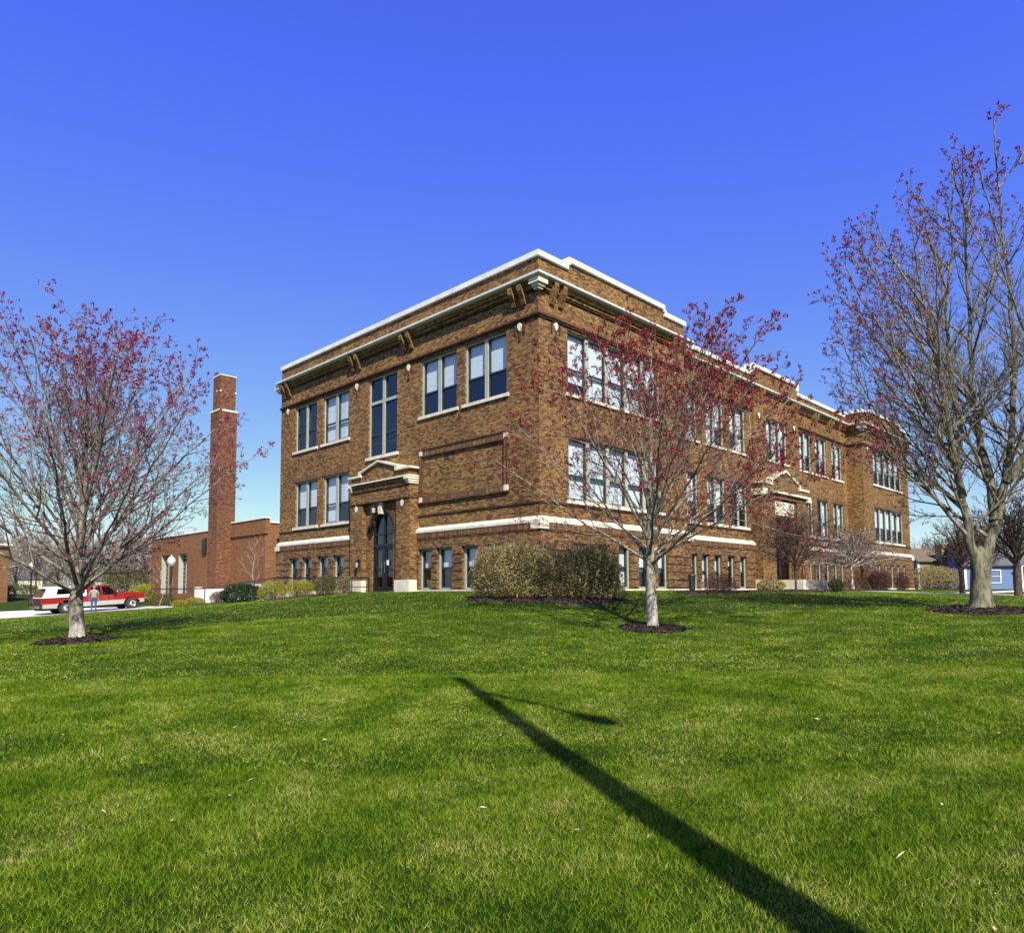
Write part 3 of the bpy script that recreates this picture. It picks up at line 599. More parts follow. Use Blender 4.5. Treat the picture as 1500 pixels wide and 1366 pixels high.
# ---------------------------------------------------------------- side entrance (arched portal)
def arch_poly(c,r,zs,n=18): return [(c+r*math.cos(math.pi*i/n),zs+r*math.sin(math.pi*i/n)) for i in range(n+1)]
def portal_side():
    P=MB().mat(M_brick)
    P.box(-.50,.02,7.15,8.16,-.9,4.05); P.box(-.50,.02,10.80,11.80,-.9,4.05)
    c,r,zs=ARCH
    # recessed bay with the arch cut through
    a=arch_poly(c,r,zs); xs_=(-.28,.02)
    P.box(*xs_,8.161,c-r,-.9,zs); P.box(*xs_,c+r,10.799,-.9,zs)
    for i in range(len(a)-1):
        (p0,q0),(p1,q1)=a[i],a[i+1]
        P.add([(x,yy,zz) for x in xs_ for yy,zz in ((p0,q0),(p1,q1),(p1,4.049),(p0,4.049))],[(0,1,2,3),(4,7,6,5),(0,4,5,1),(3,2,6,7)])
    P.box(*xs_,8.161,c-r,zs,4.049); P.box(*xs_,c+r,10.799,zs,4.049)
    P.mat(M_brick); P.box(-.515,.02,7.14,11.81,4.11,4.62)
    P.mat(M_dkbrick); P.box(-.55,.02,7.12,11.83,4.05,4.109); P.box(-.56,.02,7.3,11.6,4.621,4.70); P.mat(M_brick); P.box(-.53,.02,7.3,11.6,4.701,4.80); P.mat(M_brick); P.box(-.56,.02,7.2,11.75,4.801,4.97)
    # pediment brickwork
    ped=[(7.2,5.06),(11.75,5.06),(11.75,5.33),(10.95,5.33),(10.85,5.50),(9.48,5.88),(8.10,5.50),(8.0,5.33),(7.2,5.33)]
    P.prism(ped,0,-.50,.02)
    po=P.build('side_portal',SCH)
    S=MB().mat(M_stone); S.box(-.66,.02,7.05,11.90,4.972,5.04)
    for y0_,y1_ in ((7.04,7.42),(11.53,11.91)):
        S.box(-.68,.02,y0_+.03,y1_-.03,4.86,4.971); S.box(-.62,.02,y0_+.06,y1_-.06,4.76,4.859); S.box(-.57,.02,y0_+.09,y1_-.09,4.68,4.759)
    sub(S,'stone_cornice',po)
    S=MB().mat(M_stone)
    run=[(7.05,5.38),(8.02,5.38),(8.06,5.55),(9.48,5.93),(10.90,5.55),(10.94,5.38),(11.9,5.38)]
    for i in range(len(run)-1):
        (p0,q0),(p1,q1)=run[i],run[i+1]; d=.075
        if abs(p1-p0)<.1: S.box(-.606,.02,p0-.05,p1+.09,5.331,5.60)
        else: S.prism([(p0,q0-.04),(p1,q1-.04),(p1,q1+d-.03),(p0,q0+d-.03)],0,-.60-.001*i,.02)
    sub(S,'pediment_coping',po)
    for y0_,y1_ in ((7.12,8.19),(10.77,11.83)): S=MB().mat(M_stone); S.box(-.55,.02,y0_,y1_,-.9,.50); sub(S,'base_stone',po)
    for yy in (7.70,11.30): S=MB().mat(M_stone); S.prism([(yy+.10*math.cos(t),3.86+.15*math.sin(t)) for t in [2*math.pi*i/14 for i in range(14)]],0,-.53,-.50); sub(S,'stone_oval',po)
    # arch rings
    for rr_,w,o in ((.83,.10,-.31),(.96,.10,-.36),(1.09,.12,-.33)):
        S=MB().mat(M_sold if w>.1 else M_dkbrick); A=arch_poly(c,rr_+.005,zs,20); Bq=arch_poly(c,rr_+w,zs,20)
        for i in range(20): S.add([(x,*q) for x in (o,-.27) for q in (A[i],A[i+1],Bq[i+1],Bq[i])],[(0,1,2,3),(4,7,6,5),(0,4,5,1),(3,2,6,7),(0,3,7,4),(1,5,6,2)])
        sub(S,'arch_ring',po)
    S=MB().mat(M_stone); S.prism([(9.38,3.52),(9.58,3.52),(9.64,4.03),(9.32,4.03)],0,-.46,-.28); sub(S,'keystone',po)
    # door
    D=MB().mat(M_black); x=-.13
    D.box(x-.06,x+.06,c-r,c-r+.10,-.3,zs); D.box(x-.06,x+.06,c+r-.10,c+r,-.3,zs); D.box(x-.07,x+.06,c-r+.1,c+r-.1,2.02,2.16); D.box(x-.065,x+.06,c-.06,c+.06,-.3,2.019); D.box(x-.05,x+.05,c-.04,c+.04,2.161,zs+r-.05); D.box(x-.05,x+.05,c-r+.1,c+r-.1,2.58,2.64)
    A=arch_poly(c,r,zs,20);Bq=arch_poly(c,r-.08,zs,20)
    for i in range(20): D.add([(xx,*q) for xx in (x-.06,x+.06) for q in (A[i],A[i+1],Bq[i+1],Bq[i])],[(0,1,2,3),(4,7,6,5),(0,4,5,1),(3,2,6,7)])
    do=D.build('entrance_door',SCH)
    G=MB().mat(M_glassd); poly=arch_poly(c,r-.05,zs,20)+[(c-r+.05,-.1),(c+r-.05,-.1)]; G.add([(x+.02,*q) for q in poly],[tuple(range(len(poly)))]); sub(G,'door_glass',do)
    for s in (-1,1):
        L=MB().mat(M_black); y0_,y1_=sorted((c+s*.065,c+s*(r-.105)))
        L.box(x-.03,x+.03,y0_,y1_,-.05,.22); L.box(x-.03,x+.03,y0_,y1_,.92,1.05); L.box(x-.03,x+.03,y0_,y1_,1.9,2.015); L.box(x-.03,x+.03,y0_,y0_+.09,.22,1.9); L.box(x-.03,x+.03,y1_-.09,y1_,.22,1.9)
        lf=sub(L,'door_leaf',do); H=MB().mat(M_chrome); H.tube([(x-.09,c+s*.13,.85),(x-.09,c+s*.13,1.35)],.015); H.box(x-.09,x-.03,c+s*.13-.012,c+s*.13+.012,1.30,1.33); H.box(x-.09,x-.03,c+s*.13-.012,c+s*.13+.012,.87,.90); sub(H,'handle',lf)
    N_=MB().mat(M_coping); N_.box(x-.035,x-.031,c-.36,c-.18,1.18,1.42); sub(N_,'paper_notice',do)
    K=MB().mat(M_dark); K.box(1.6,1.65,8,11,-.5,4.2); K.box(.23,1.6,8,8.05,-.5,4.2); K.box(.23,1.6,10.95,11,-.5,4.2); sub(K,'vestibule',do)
    # hanging lantern under the keystone and small wall lantern
    T=MB().mat(M_black); T.tube([(-.46,9.5,3.95),(-.72,9.5,4.0),(-.78,9.5,3.9)],.025); T.lathe([(.02,.32),(.13,.25),(.16,.22),(.15,.19)],(-.78,9.5,3.6)); T.lathe([(.09,-.12),(.11,-.08),(.02,-.05)],(-.78,9.5,3.6))
    for k in range(4): t=k*math.pi/2+.4; T.tube([(-.78+.14*math.cos(t),9.5+.14*math.sin(t),3.8),(-.78+.10*math.cos(t),9.5+.10*math.sin(t),3.5)],.012,5)
    T.mat(M_frame); T.lathe([(.09,-.06),(.12,.18)],(-.78,9.5,3.6),10); T.build('hanging_lantern',SCH)
    T=MB().mat(M_black); yy=11.0; T.box(-.53,-.50,yy-.06,yy+.06,1.15,1.5); T.lathe([(.02,.42),(.10,.34),(.09,.32)],(-.64,yy,1.05)); T.lathe([(.06,.02),(.09,.06)],(-.64,yy,1.05)); T.tube([(-.5,yy,1.45),(-.64,yy,1.47)],.015)
    for k in range(4): t=k*math.pi/2; T.tube([(-.64+.08*math.cos(t),yy+.08*math.sin(t),1.37),(-.64+.07*math.cos(t),yy+.07*math.sin(t),1.1)],.01,5)
    T.mat(M_frame); T.lathe([(.055,.07),(.07,.31)],(-.64,yy,1.05),8); T.build('wall_lantern',SCH)
portal_side()
# ---------------------------------------------------------------- main entrance in the middle of the long front
def portal_main():
    P=MB().mat(M_brick); y=.52
    for a,b_ in ((19.0,20.7),(23.7,25.4)): P.box(a,b_,y,1.09,-.3,5.3)
    P.mat(M_sold); P.box(19.0,25.4,y-.02,1.09,5.3,5.55)
    P.mat(M_brick); P.prism([(19.1,5.73),(25.3,5.73),(25.3,6.02),(24.2,6.02),(24.05,6.25),(22.2,6.92),(20.35,6.25),(20.2,6.02),(19.1,6.02)],1,y,.94)
    P.mat(M_dkbrick); P.box(20.701,23.699,.70,.94,4.2,5.29)
    po=P.build('main_portal',SCH)
    S=MB().mat(M_stone); S.box(18.92,25.48,y-.18,1.09,5.572,5.70)
    for a,b_ in ((18.9,19.4),(25.0,25.5)): S.box(a,b_,y-.2,1.05,5.36,5.551)
    sub(S,'stone_cornice',po)
    S=MB().mat(M_stone); run=[(18.95,6.08),(20.22,6.08),(20.3,6.32),(22.2,7.0),(24.1,6.32),(24.18,6.08),(25.45,6.08)]
    for i in range(6):
        (p0,q0),(p1,q1)=run[i],run[i+1]
        if abs(p1-p0)<.1: S.box(p0-.06,p1+.06,y-.092,1.04,6.02,6.36)
        else: S.prism([(p0,q0-.05),(p1,q1-.05),(p1,q1+.07),(p0,q0+.07)],1,y-.08-.001*i,1.05)
    sub(S,'pediment_coping',po)
    S=MB().mat(M_stone); S.box(20.8,23.6,.64,.699,4.35,5.2); sub(S,'stone_panel',po)
    for a,b_ in ((18.95,20.75),(23.65,25.45)): S=MB().mat(M_stone); S.box(a,b_,y-.05,1.08,-.9,.55); sub(S,'base_stone',po)
    D=MB().mat(M_black)
    for xx in (20.9,22.14,23.42): D.box(xx,xx+.09,1.02,1.14,.1,4.1)
    for zz in (2.35,4.02): D.box(20.99,23.42,1.03,1.13,zz,zz+.09)
    do=D.build('entrance_door',SCH); G=MB().mat(M_glassd); G.add([(20.95,1.09,.1),(23.45,1.09,.1),(23.45,1.09,4.05),(20.95,1.09,4.05)],[(0,1,2,3)]); sub(G,'door_glass',do)
    S=MB().mat(M_conc)
    for i in range(3): S.box(20.75,23.65,-.95+.32*i,.9,-.5,.02+.17*i-.12)
    S.box(20.4,20.75,-1.1,.29,-.5,.55); S.box(23.65,24.0,-1.1,.29,-.5,.55)
    S.build('front_steps',SCH)
    for xx in (20.58,23.82):
        H=MB().mat(M_black); H.tube([(xx,-1.0,.5),(xx,-1.0,1.35),(xx,.2,1.45),(xx,.2,.55)],.025); H.tube([(xx,-.4,.5),(xx,-.4,1.4)],.02); H.build('handrail',SCH)
portal_main()
# ---------------------------------------------------------------- boiler house and chimney beyond the left end
BH=empty('boiler_house',(3,38,hgt(3,38)),'low orange brick wing with white coping and two tall windows left of the school','building')
mb=MB().mat(M_annex); wl=[(40.9,42.7,-.1,3.1),(44.7,46.5,-.1,3.1)]
sheet(mb,0,3,27.6,48.9,-2,4.62,wl,.38,1)
mb.add([(3,27.6,-2),(20,27.6,-2),(20,27.6,4.62),(3,27.6,4.62)],[(0,1,2,3)]); mb.add([(3,48.9,-2),(20,48.9,-2),(20,48.9,4.62),(3,48.9,4.62)],[(0,1,2,3)]); mb.add([(20,27.6,-2),(20,48.9,-2),(20,48.9,4.62),(20,27.6,4.62)],[(0,1,2,3)])
mb.box(2.90,3.12,27.5,33.0,3.9,4.0)
mb.box(3.001,3.3,27.6,36.0,4.621,4.92)
w=mb.build('wall',BH,fixn=False)
mb=MB().mat(M_roof); mb.box(3.3,19.9,27.7,48.8,4.4,4.5); mb.build('roof',BH)
mb=MB().mat(M_coping); mb.box(2.93,3.34,27.52,36.05,4.921,5.02); mb.box(2.93,3.34,36.06,48.97,4.622,4.74); mb.box(3.341,20.05,27.52,27.85,4.622,4.74); mb.build('parapet_coping',BH)
for a,b_,z0,z1 in wl:
    f=MB().mat(M_frame); f.box(3.02,3.40,b_-.05,b_-.001,z0,z1-.001)     # light jamb lining
    f.mat(M_frame); f.box(3.36,3.44,a,a+.08,z0,z1); f.box(3.36,3.44,a+.08,b_-.06,z1-.1,z1)
    for k in range(1,9): f.box(3.38,3.44,a+.08,b_-.06,z0+k*.36,z0+k*.36+.05)
    for k in (1,2): f.box(3.379,3.441,a+k*.58,a+k*.58+.05,z0,z1-.1)
    o=f.build('window',BH); g=MB().mat(M_glass); g.add([(3.42,a,z0),(3.42,b_,z0),(3.42,b_,z1),(3.42,a,z1)],[(0,1,2,3)]); sub(g,'pane',o)
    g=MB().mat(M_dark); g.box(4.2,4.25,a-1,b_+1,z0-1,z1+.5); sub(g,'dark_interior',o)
mb=MB().mat(M_black); mb.box(2.9,3.01,37.1,37.8,2.9,4.1)
for k in range(6): mb.box(2.86,2.90,37.1,37.8,2.95+.19*k,3.04+.19*k)
mb.build('vent_grille',BH)
CH=empty('brick_chimney',(2.6,33.5,hgt(2.6,33.5)),'tall square brown brick chimney with a white band near its top','chimney')
mb=MB().mat(M_chim); mb.box(1.90,3.22,32.80,34.25,-2,13.0); mb.box(2.0,3.12,32.9,34.15,13.13,15.62); mb.build('shaft',CH)
mb=MB().mat(M_stone); mb.box(1.86,3.26,32.76,34.29,13.0,13.13); mb.build('stone_band',CH)
mb=MB().mat(M_stone); mb.box(1.97,3.15,32.87,34.18,15.62,15.70); mb.build('stone_cap',CH)
mb=MB().mat(M_stone); 
mb.box(1.985,2.0,33.45,33.6,14.5,14.62); mb.build('stone_block',CH); mb=MB().mat(M_stone); mb.box(1.96,2.06,32.86,32.96,14.42,14.54); mb.build('stone_block',CH); mb=MB().mat(M_stone); mb.box(3.06,3.16,32.86,32.96,14.42,14.54); mb.build('stone_block',CH)
# far-left brick building, cut by the frame
p=at(11,62); LB_=empty('brick_building',(p.x-4,p.y,-1.3),'orange brick building at the left edge beyond the drive','building')
q=[at(11,60,0),at(-200,52,0),at(-260,75,0),at(-40,84,0)]
mb=MB().mat(M_annex); mb.add([(v.x,v.y,z) for z in (-3,3.9) for v in q],[(0,1,5,4),(1,2,6,5),(2,3,7,6),(3,0,4,7),(4,5,6,7)]); mb.build('wall',LB_)
mb=MB().mat(M_coping)
for i in range(4):
    a,b_=q[i],q[(i+1)%4]; d=(b_-a).normalized()*.1; s_=Vector((-d.y,d.x,0))*1.2
    mb.add([(v.x,v.y,z) for z in (3.9,4.1) for v in (a-d-s_,b_+d-s_,b_+d+s_*2,a-d+s_*2)],[(0,3,2,1),(4,5,6,7),(0,1,5,4),(1,2,6,5),(2,3,7,6),(3,0,4,7)])
mb.build('parapet_coping',LB_)
# ramp walls (white) in front of the boiler house
def wallseg(name,a,b_,t,z0,z1,mat_,parent=None,z1b=None):
    d=(Vector((b_[0]-a[0],b_[1]-a[1],0))).normalized(); s_=Vector((-d.y,d.x,0))*t/2; z1b=z1 if z1b is None else z1b; A=Vector((a[0],a[1],0));B_=Vector((b_[0],b_[1],0))
    mb=MB().mat(mat_); vs=[A-s_,B_-s_,B_+s_,A+s_]; mb.add([(v.x,v.y,z0) for v in vs]+[(v.x,v.y,zz) for v,zz in zip(vs,(z1,z1b,z1b,z1))],[(0,3,2,1),(4,5,6,7),(0,1,5,4),(1,2,6,5),(2,3,7,6),(3,0,4,7)]); return mb
RW=empty('ramp_wall',at(330,46),'low white painted wall below the chimney','wall')
a,b_,c_=at(289,49,0),at(340,47,0),at(404,42.5,0)
wallseg('',a,b_,.25,-2,.22,M_wfence).build('wall_panel',RW); wallseg('',b_+(c_-b_)*.01,c_,.25,-2,.46,M_wfence,z1b=.50).build('wall_panel',RW)
wallseg('',a-(b_-a)*.02,a+(b_-a)*.07,.34,-2,.36,M_conc).build('end_pier',RW)
a2,b2=at(297,48.6,0),at(332,47.2,0); mb=wallseg('',a2,b2,.06,-.17,-.10,M_black); mb.build('dark_rail',RW)
# railing up to the side door
RL=empty('ramp_railing',at(400,38),'thin black railing rising to the arched side door','railing')
pts=[at(222,48,.20),at(300,46,.24),at(345,43.5,.48),at(372,41.5,.63),at(402,38.5,.74),at(440,36.6,.70),at(480,34.6,.66),at(515,33.1,.63),at(540,32.1,.62)]
mb=MB().mat(M_black); mb.tube(pts,.036,6); mb.build('top_rail',RL)
for i,p in enumerate(pts[1:]): mb=MB().mat(M_black); mb.tube([p,(p.x,p.y,min(hgt(p.x,p.y),p.z)-.1)],.03,6); mb.build('post',RL)
mb=MB().mat(M_black); mb.tube([p-Vector((0,0,.42)) for p in pts[4:]],.018,6); mb.build('lower_rail',RL)
# ---------------------------------------------------------------- street furniture
def lamp_post(px,D,htot,label,globe=.22):
    b=at(px,D); r=empty('lamp_post',b,label,'street lamp','lamp posts along the drive')
    mb=MB().mat(M_black); mb.lathe([(.16,-.1),(.16,.12),(.10,.35),(.06,.5),(.055,htot-.75),(.09,htot-.70),(.09,htot-.6),(.05,htot-.55)],b,12); mb.build('post',r,True)
    G,n,l,bs=newmat('lamp_globe'); bs.inputs['Base Color'].default_value=(.66,.66,.62,1); bs.inputs['Roughness'].default_value=.3
    mb=MB().mat(G); mb.lathe([(.10,htot-.56),(globe,htot-.35),(globe*1.08,htot-.2),(globe*.8,htot-.02),(.05,htot+.08),(.02,htot+.2)],b,14); mb.build('globe',r,True)
lamp_post(250,49,3.35,'black lamp post with white globe in front of the boiler house window',.26)
lamp_post(45,56,3.25,'black lamp post with white globe left of the red pickup',.22)
# tall street light beyond the right edge of the view; its shadow lies across the lawn
t0=Vector((-11.62,-8.86,0)); sh=Vector((-sd.x,-sd.y,0)).normalized(); HP=11.6
zt=hgt(t0.x,t0.y); base=t0-sh*((HP-1.4)-zt)/math.tan(SUN_EL); base.z=hgt(base.x,base.y)
SLT=empty('street_light',base,'tall wooden utility pole with a long street light arm, its shadow across the lawn','street light')
ztop=HP-1.4
mb=MB().mat(plain('weathered_pole_wood',(.16,.12,.09),.9,.3,6)); mb.tube([(base.x,base.y,base.z-.3),(base.x,base.y,(base.z+ztop)/2),(base.x,base.y,ztop)],[.19,.15,.10],12); mb.build('pole',SLT,True)
arm0=Vector((-12.05,-9.9,0)); arm1=Vector((-12.45,-12.72,0)); av=arm1-arm0
za=ztop-1.05; A=Vector((base.x,base.y,za))
mb=MB().mat(M_frame); mb.tube([A,A+av*.5+Vector((0,0,.06)),A+av*.98],.05,8); mb.tube([A-Vector((0,0,.5)),A+av*.3+Vector((0,0,.0))],.03,6); mb.build('arm',SLT,True)
mb=MB().mat(M_frame); d=av.normalized(); L=A+av*.75; 
mb.tube([L-Vector((0,0,.03)),L+d*.2-Vector((0,0,.03)),L+d*.5-Vector((0,0,.05)),L+d*.75-Vector((0,0,.05))],[.06,.13,.17,.05],10); mb.build('lamp_head',SLT,True)
# grey-green refuse bin by the wall
b=at(1014,30.5); mb=MB().mat(plain('bin_plastic',(.03,.045,.045),.5,.15,5)); mb.lathe([(.12,0),(.13,.05),(.15,.62),(.16,.64),(.16,.70),(.13,.76),(.04,.80)],b,16)
BN=empty('refuse_bin',b,'slim dark litter bin against the basement wall between windows','bin'); mb.build('body',BN,True); mb=MB().mat(M_black); mb.lathe([(.165,.66),(.172,.67),(.165,.69)],b,16); mb.build('rim',BN)
# ---------------------------------------------------------------- red pickup with white shell
def pickup(loc,ang):
    T=empty('pickup_truck',loc,'old red and silver pickup with a white bed cap, parked on the drive','pickup',local=True); T.rotation_euler=(0,0,ang)
    # local frame: x forward, y left, z up; rear axle at x=0, front axle at WB
    WB=3.75; hw=.98; rw=.38
    def arch(cx,r,n=9,up=1): return [(cx+r*math.cos(math.pi*i/n),.42+r*math.sin(math.pi*i/n)) for i in range(n+1)]
    lo=[(-1.25,.42)]+arch(0,.50)[::-1]+arch(WB,.50)[::-1]+[(WB+.77,.45),(WB+.80,.70)]
    low=lo+[(WB+.80,.74),(-1.25,.74)]
    B=MB().mat(M_silver); zc=.74
    # lower silver side panels (each side) with wheel arches cut
    for s in (-1,1): B.prism([(x,z) for x,z in lo if z<=.74]+[],1,s*hw,s*(hw-.05)) if False else None
    # build side skin as quads between the arch line and the belt
    def skin(mb,z_hi,z_lo_line,s):
        for i in range(len(z_lo_line)-1):
            (x0,z0),(x1,z1)=z_lo_line[i],z_lo_line[i+1]
            if x1-x0<1e-4: continue
            a,b_=min(z0,z_hi),min(z1,z_hi)
            if z_hi-a<1e-4 and z_hi-b_<1e-4: continue
            mb.add([(x0,s*hw,a),(x1,s*hw,b_),(x1,s*hw,z_hi),(x0,s*hw,z_hi),(x0,s*(hw-.10),a),(x1,s*(hw-.10),b_),(x1,s*(hw-.10),z_hi),(x0,s*(hw-.10),z_hi)],[(0,1,2,3),(4,7,6,5),(0,4,5,1)])
    ll=[(-1.25,.45)]+[(x,z) for x,z in arch(0,.50)[::-1]]+[(x,z) for x,z in arch(WB,.50)[::-1]]+[(WB+.77,.47)]
    for s in (-1,1): skin(B,.72,ll,s)
    bd=B.build('lower_body',T,False)
    R=MB().mat(M_red)
    up=[(x,max(z,.721)) for x,z in ll]
    for s in (-1,1): skin(R,1.12,up,s)
    # bed top rails, tailgate, hood, cowl, cab lower
    R.add([(-1.25,-hw,1.12),(1.15,-hw,1.12),(1.15,hw,1.12),(-1.25,hw,1.12)],[(0,1,2,3)])
    R.add([(-1.25,-hw,.6),(-1.25,hw,.6),(-1.25,hw,1.12),(-1.25,-hw,1.12)],[(0,1,2,3)])
    hood=[(2.95,1.121),(2.95,1.20),(3.5,1.20),(4.3,1.12),(4.50,1.06),(WB+.78,.98),(WB+.79,.60),(4.3,.60),(3.0,.9)]
    R.prism(hood,1,-hw+.06,hw-.06)
    for s in (-1,1): R.box(WB-.62,WB+.93,s*(hw-.1),s*hw,1.0,1.121) if False else R.add([(2.95,s*hw,1.12),(4.52,s*hw,1.06),(4.52,s*(hw-.2),1.07),(2.95,s*(hw-.2),1.16)],[(0,1,2,3)])
    # cab pillars and roof
    hc=.80
    roof=[(1.25,1.74),(1.35,1.80),(2.35,1.80),(2.50,1.75),(2.50,1.72),(1.25,1.70)]
    R.prism(roof,1,-hc,hc)
    for s in (-1,1):
        def pil(xb,xt,w,wt=None):
            wt=wt or w; R.add([(xb,s*(hw-.02),1.12),(xb+w,s*(hw-.02),1.12),(xt+wt,s*hc,1.72),(xt,s*hc,1.72),(xb,s*(hw-.09),1.12),(xb+w,s*(hw-.09),1.12),(xt+wt,s*(hc-.06),1.72),(xt,s*(hc-.06),1.72)],[(0,1,2,3),(4,7,6,5),(0,3,7,4),(1,5,6,2)])
        pil(1.16,1.25,.18); pil(1.95,1.95,.10); pil(2.92,2.42,.09)
    R.add([(WB+.78,-hw+.01,.66),(WB+.78,hw-.01,.66),(WB+.78,hw-.01,1.02),(WB+.78,-hw+.01,1.02)],[(0,1,2,3)])
    body=R.build('body',T,False)
    G=MB().mat(M_carglass)
    for s in (-1,1): G.add([(1.3,s*(hw-.05),1.12),(2.95,s*(hw-.05),1.12),(2.46,s*(hc-.03),1.72),(1.35,s*(hc-.03),1.72)],[(0,1,2,3)])
    G.add([(2.98,-hw+.06,1.17),(2.98,hw-.06,1.17),(2.5,hc-.04,1.74),(2.5,-hc+.04,1.74)],[(0,1,2,3)])
    sub(G,'glass',body)
    K=MB().mat(M_dark); K.box(1.3,2.7,-.7,.7,.6,1.10); K.box(1.5,1.7,-.65,-.1,1.1,1.5); K.box(1.5,1.7,.1,.65,1.1,1.5); sub(K,'seats',body)
    # white shell on the bed
    S=MB().mat(M_white); sh_=[(-1.22,1.125),(1.14,1.125),(1.14,1.78),(1.05,1.84),(-.75,1.84),(-.90,1.80)]
    n=len(sh_); 
    for s in (-1,1):
        S.add([(x,s*(.96 if z<1.2 else .82),z) for x,z in sh_],[tuple(range(n)) if s>0 else tuple(range(n))[::-1]])
    L_=[(x,-(.96 if z<1.2 else .82),z) for x,z in sh_]; R2=[(x,(.96 if z<1.2 else .82),z) for x,z in sh_]
    for i in range(1,n): j=(i+1)%n; S.add([L_[i],L_[j],R2[j],R2[i]],[(0,1,2,3)])
    sp=S.build('bed_cap',T)
    W_=MB().mat(M_carglass); 
    for s in (-1,1): W_.add([(-.45,s*.925,1.34),(1.0,s*.925,1.34),(1.0,s*.857,1.66),(-.35,s*.857,1.66)],[(0,1,2,3)])
    sub(W_,'side_window',sp); W_=MB().mat(glass('rear_glass',(.08,.15,.30),.6)); W_.add([(-1.22,-.80,1.2),(-1.22,.80,1.2),(-.97,.72,1.74),(-.97,-.72,1.74)],[(0,1,2,3)]); sub(W_,'rear_window',sp)
    for s in (-1,1): W_=MB().mat(M_black); W_.add([(-.5,s*.922,1.31),(1.05,s*.922,1.31),(1.05,s*.850,1.69),(-.4,s*.850,1.69)],[(0,1,2,3)]); sub(W_,'window_seal',sp)
    for s in (-1,1): W_=MB().mat(M_black); 
    D=MB().mat(M_dark); D.box(-1.28,-1.252,-.72,.72,.70,1.10); D.build('tailgate_panel',T)
    for nm,x0,x1 in (('rear_bumper',-1.42,-1.27),('front_bumper',WB+.80,WB+.92)):
        C_=MB().mat(M_chrome); C_.box(x0,x1,-.96,.96,.48,.66); C_.build(nm,T)
    for s in (-1,1):
        H=MB().mat(M_lens); H.box(WB+.795,WB+.82,s*.62,s*.90,.74,.93); H.build('headlight',T)
        H=MB().mat(M_tail); H.box(-1.29,-1.25,s*.80,s*.95,.76,1.06); H.build('tail_light',T)
        H=MB().mat(M_black); H.box(2.62,2.74,s*1.0,s*1.18,1.14,1.34); H.build('mirror',T)
        H=MB().mat(M_black); H.box(1.78,1.92,s*(hw+.001),s*(hw+.02),1.0,1.03); H.build('door_handle',T)
    H=MB().mat(M_black); H.box(WB+.785,WB+.81,-.60,.60,.70,.95); H.build('grille',T)
    H=MB().mat(M_dark); H.box(-1.2,WB+.72,-.80,.80,.30,.60); H.build('underbody',T)
    for x in (0,WB):
        for s in (-1,1):
            w_=MB().mat(M_tyre); y0_,y1_=s*.98,s*.74
            prof=[(.24,y0_),(.34,y0_),(rw,y0_-s*.04),(rw,y1_+s*.04),(.34,y1_),(.1,y1_)]
            def lat(mb,prof,n=24):
                vs=[(x+r*math.cos(2*math.pi*k/n),y,.38+r*math.sin(2*math.pi*k/n)) for r,y in prof for k in range(n)]
                mb.add(vs,[(i*n+k,i*n+(k+1)%n,(i+1)*n+(k+1)%n,(i+1)*n+k) for i in range(len(prof)-1) for k in range(n)])
            lat(w_,prof); ty=w_.build('wheel',T,True); r_=MB().mat(M_chrome); lat(r_,[(.001,y0_-s*.02),(.08,y0_-s*.0),(.09,y0_-s*.06),(.20,y0_-s*.05),(.24,y0_-s*.0)]); sub(r_,'rim',ty,True)
    return T
pr_=at(91,49.3,0); pf=at(181,52.4,0); dz=(hgt(pf.x,pf.y)-hgt(pr_.x,pr_.y))
pr_.z=hgt(pr_.x,pr_.y)+.03
d=(pf-pr_); pk=pickup(pr_,math.atan2(d.y,d.x)); pk.scale=(d.length/3.75,1.0,1.02); pk.rotation_euler=(0,-math.atan2(dz,4.0),math.atan2(d.y,d.x))
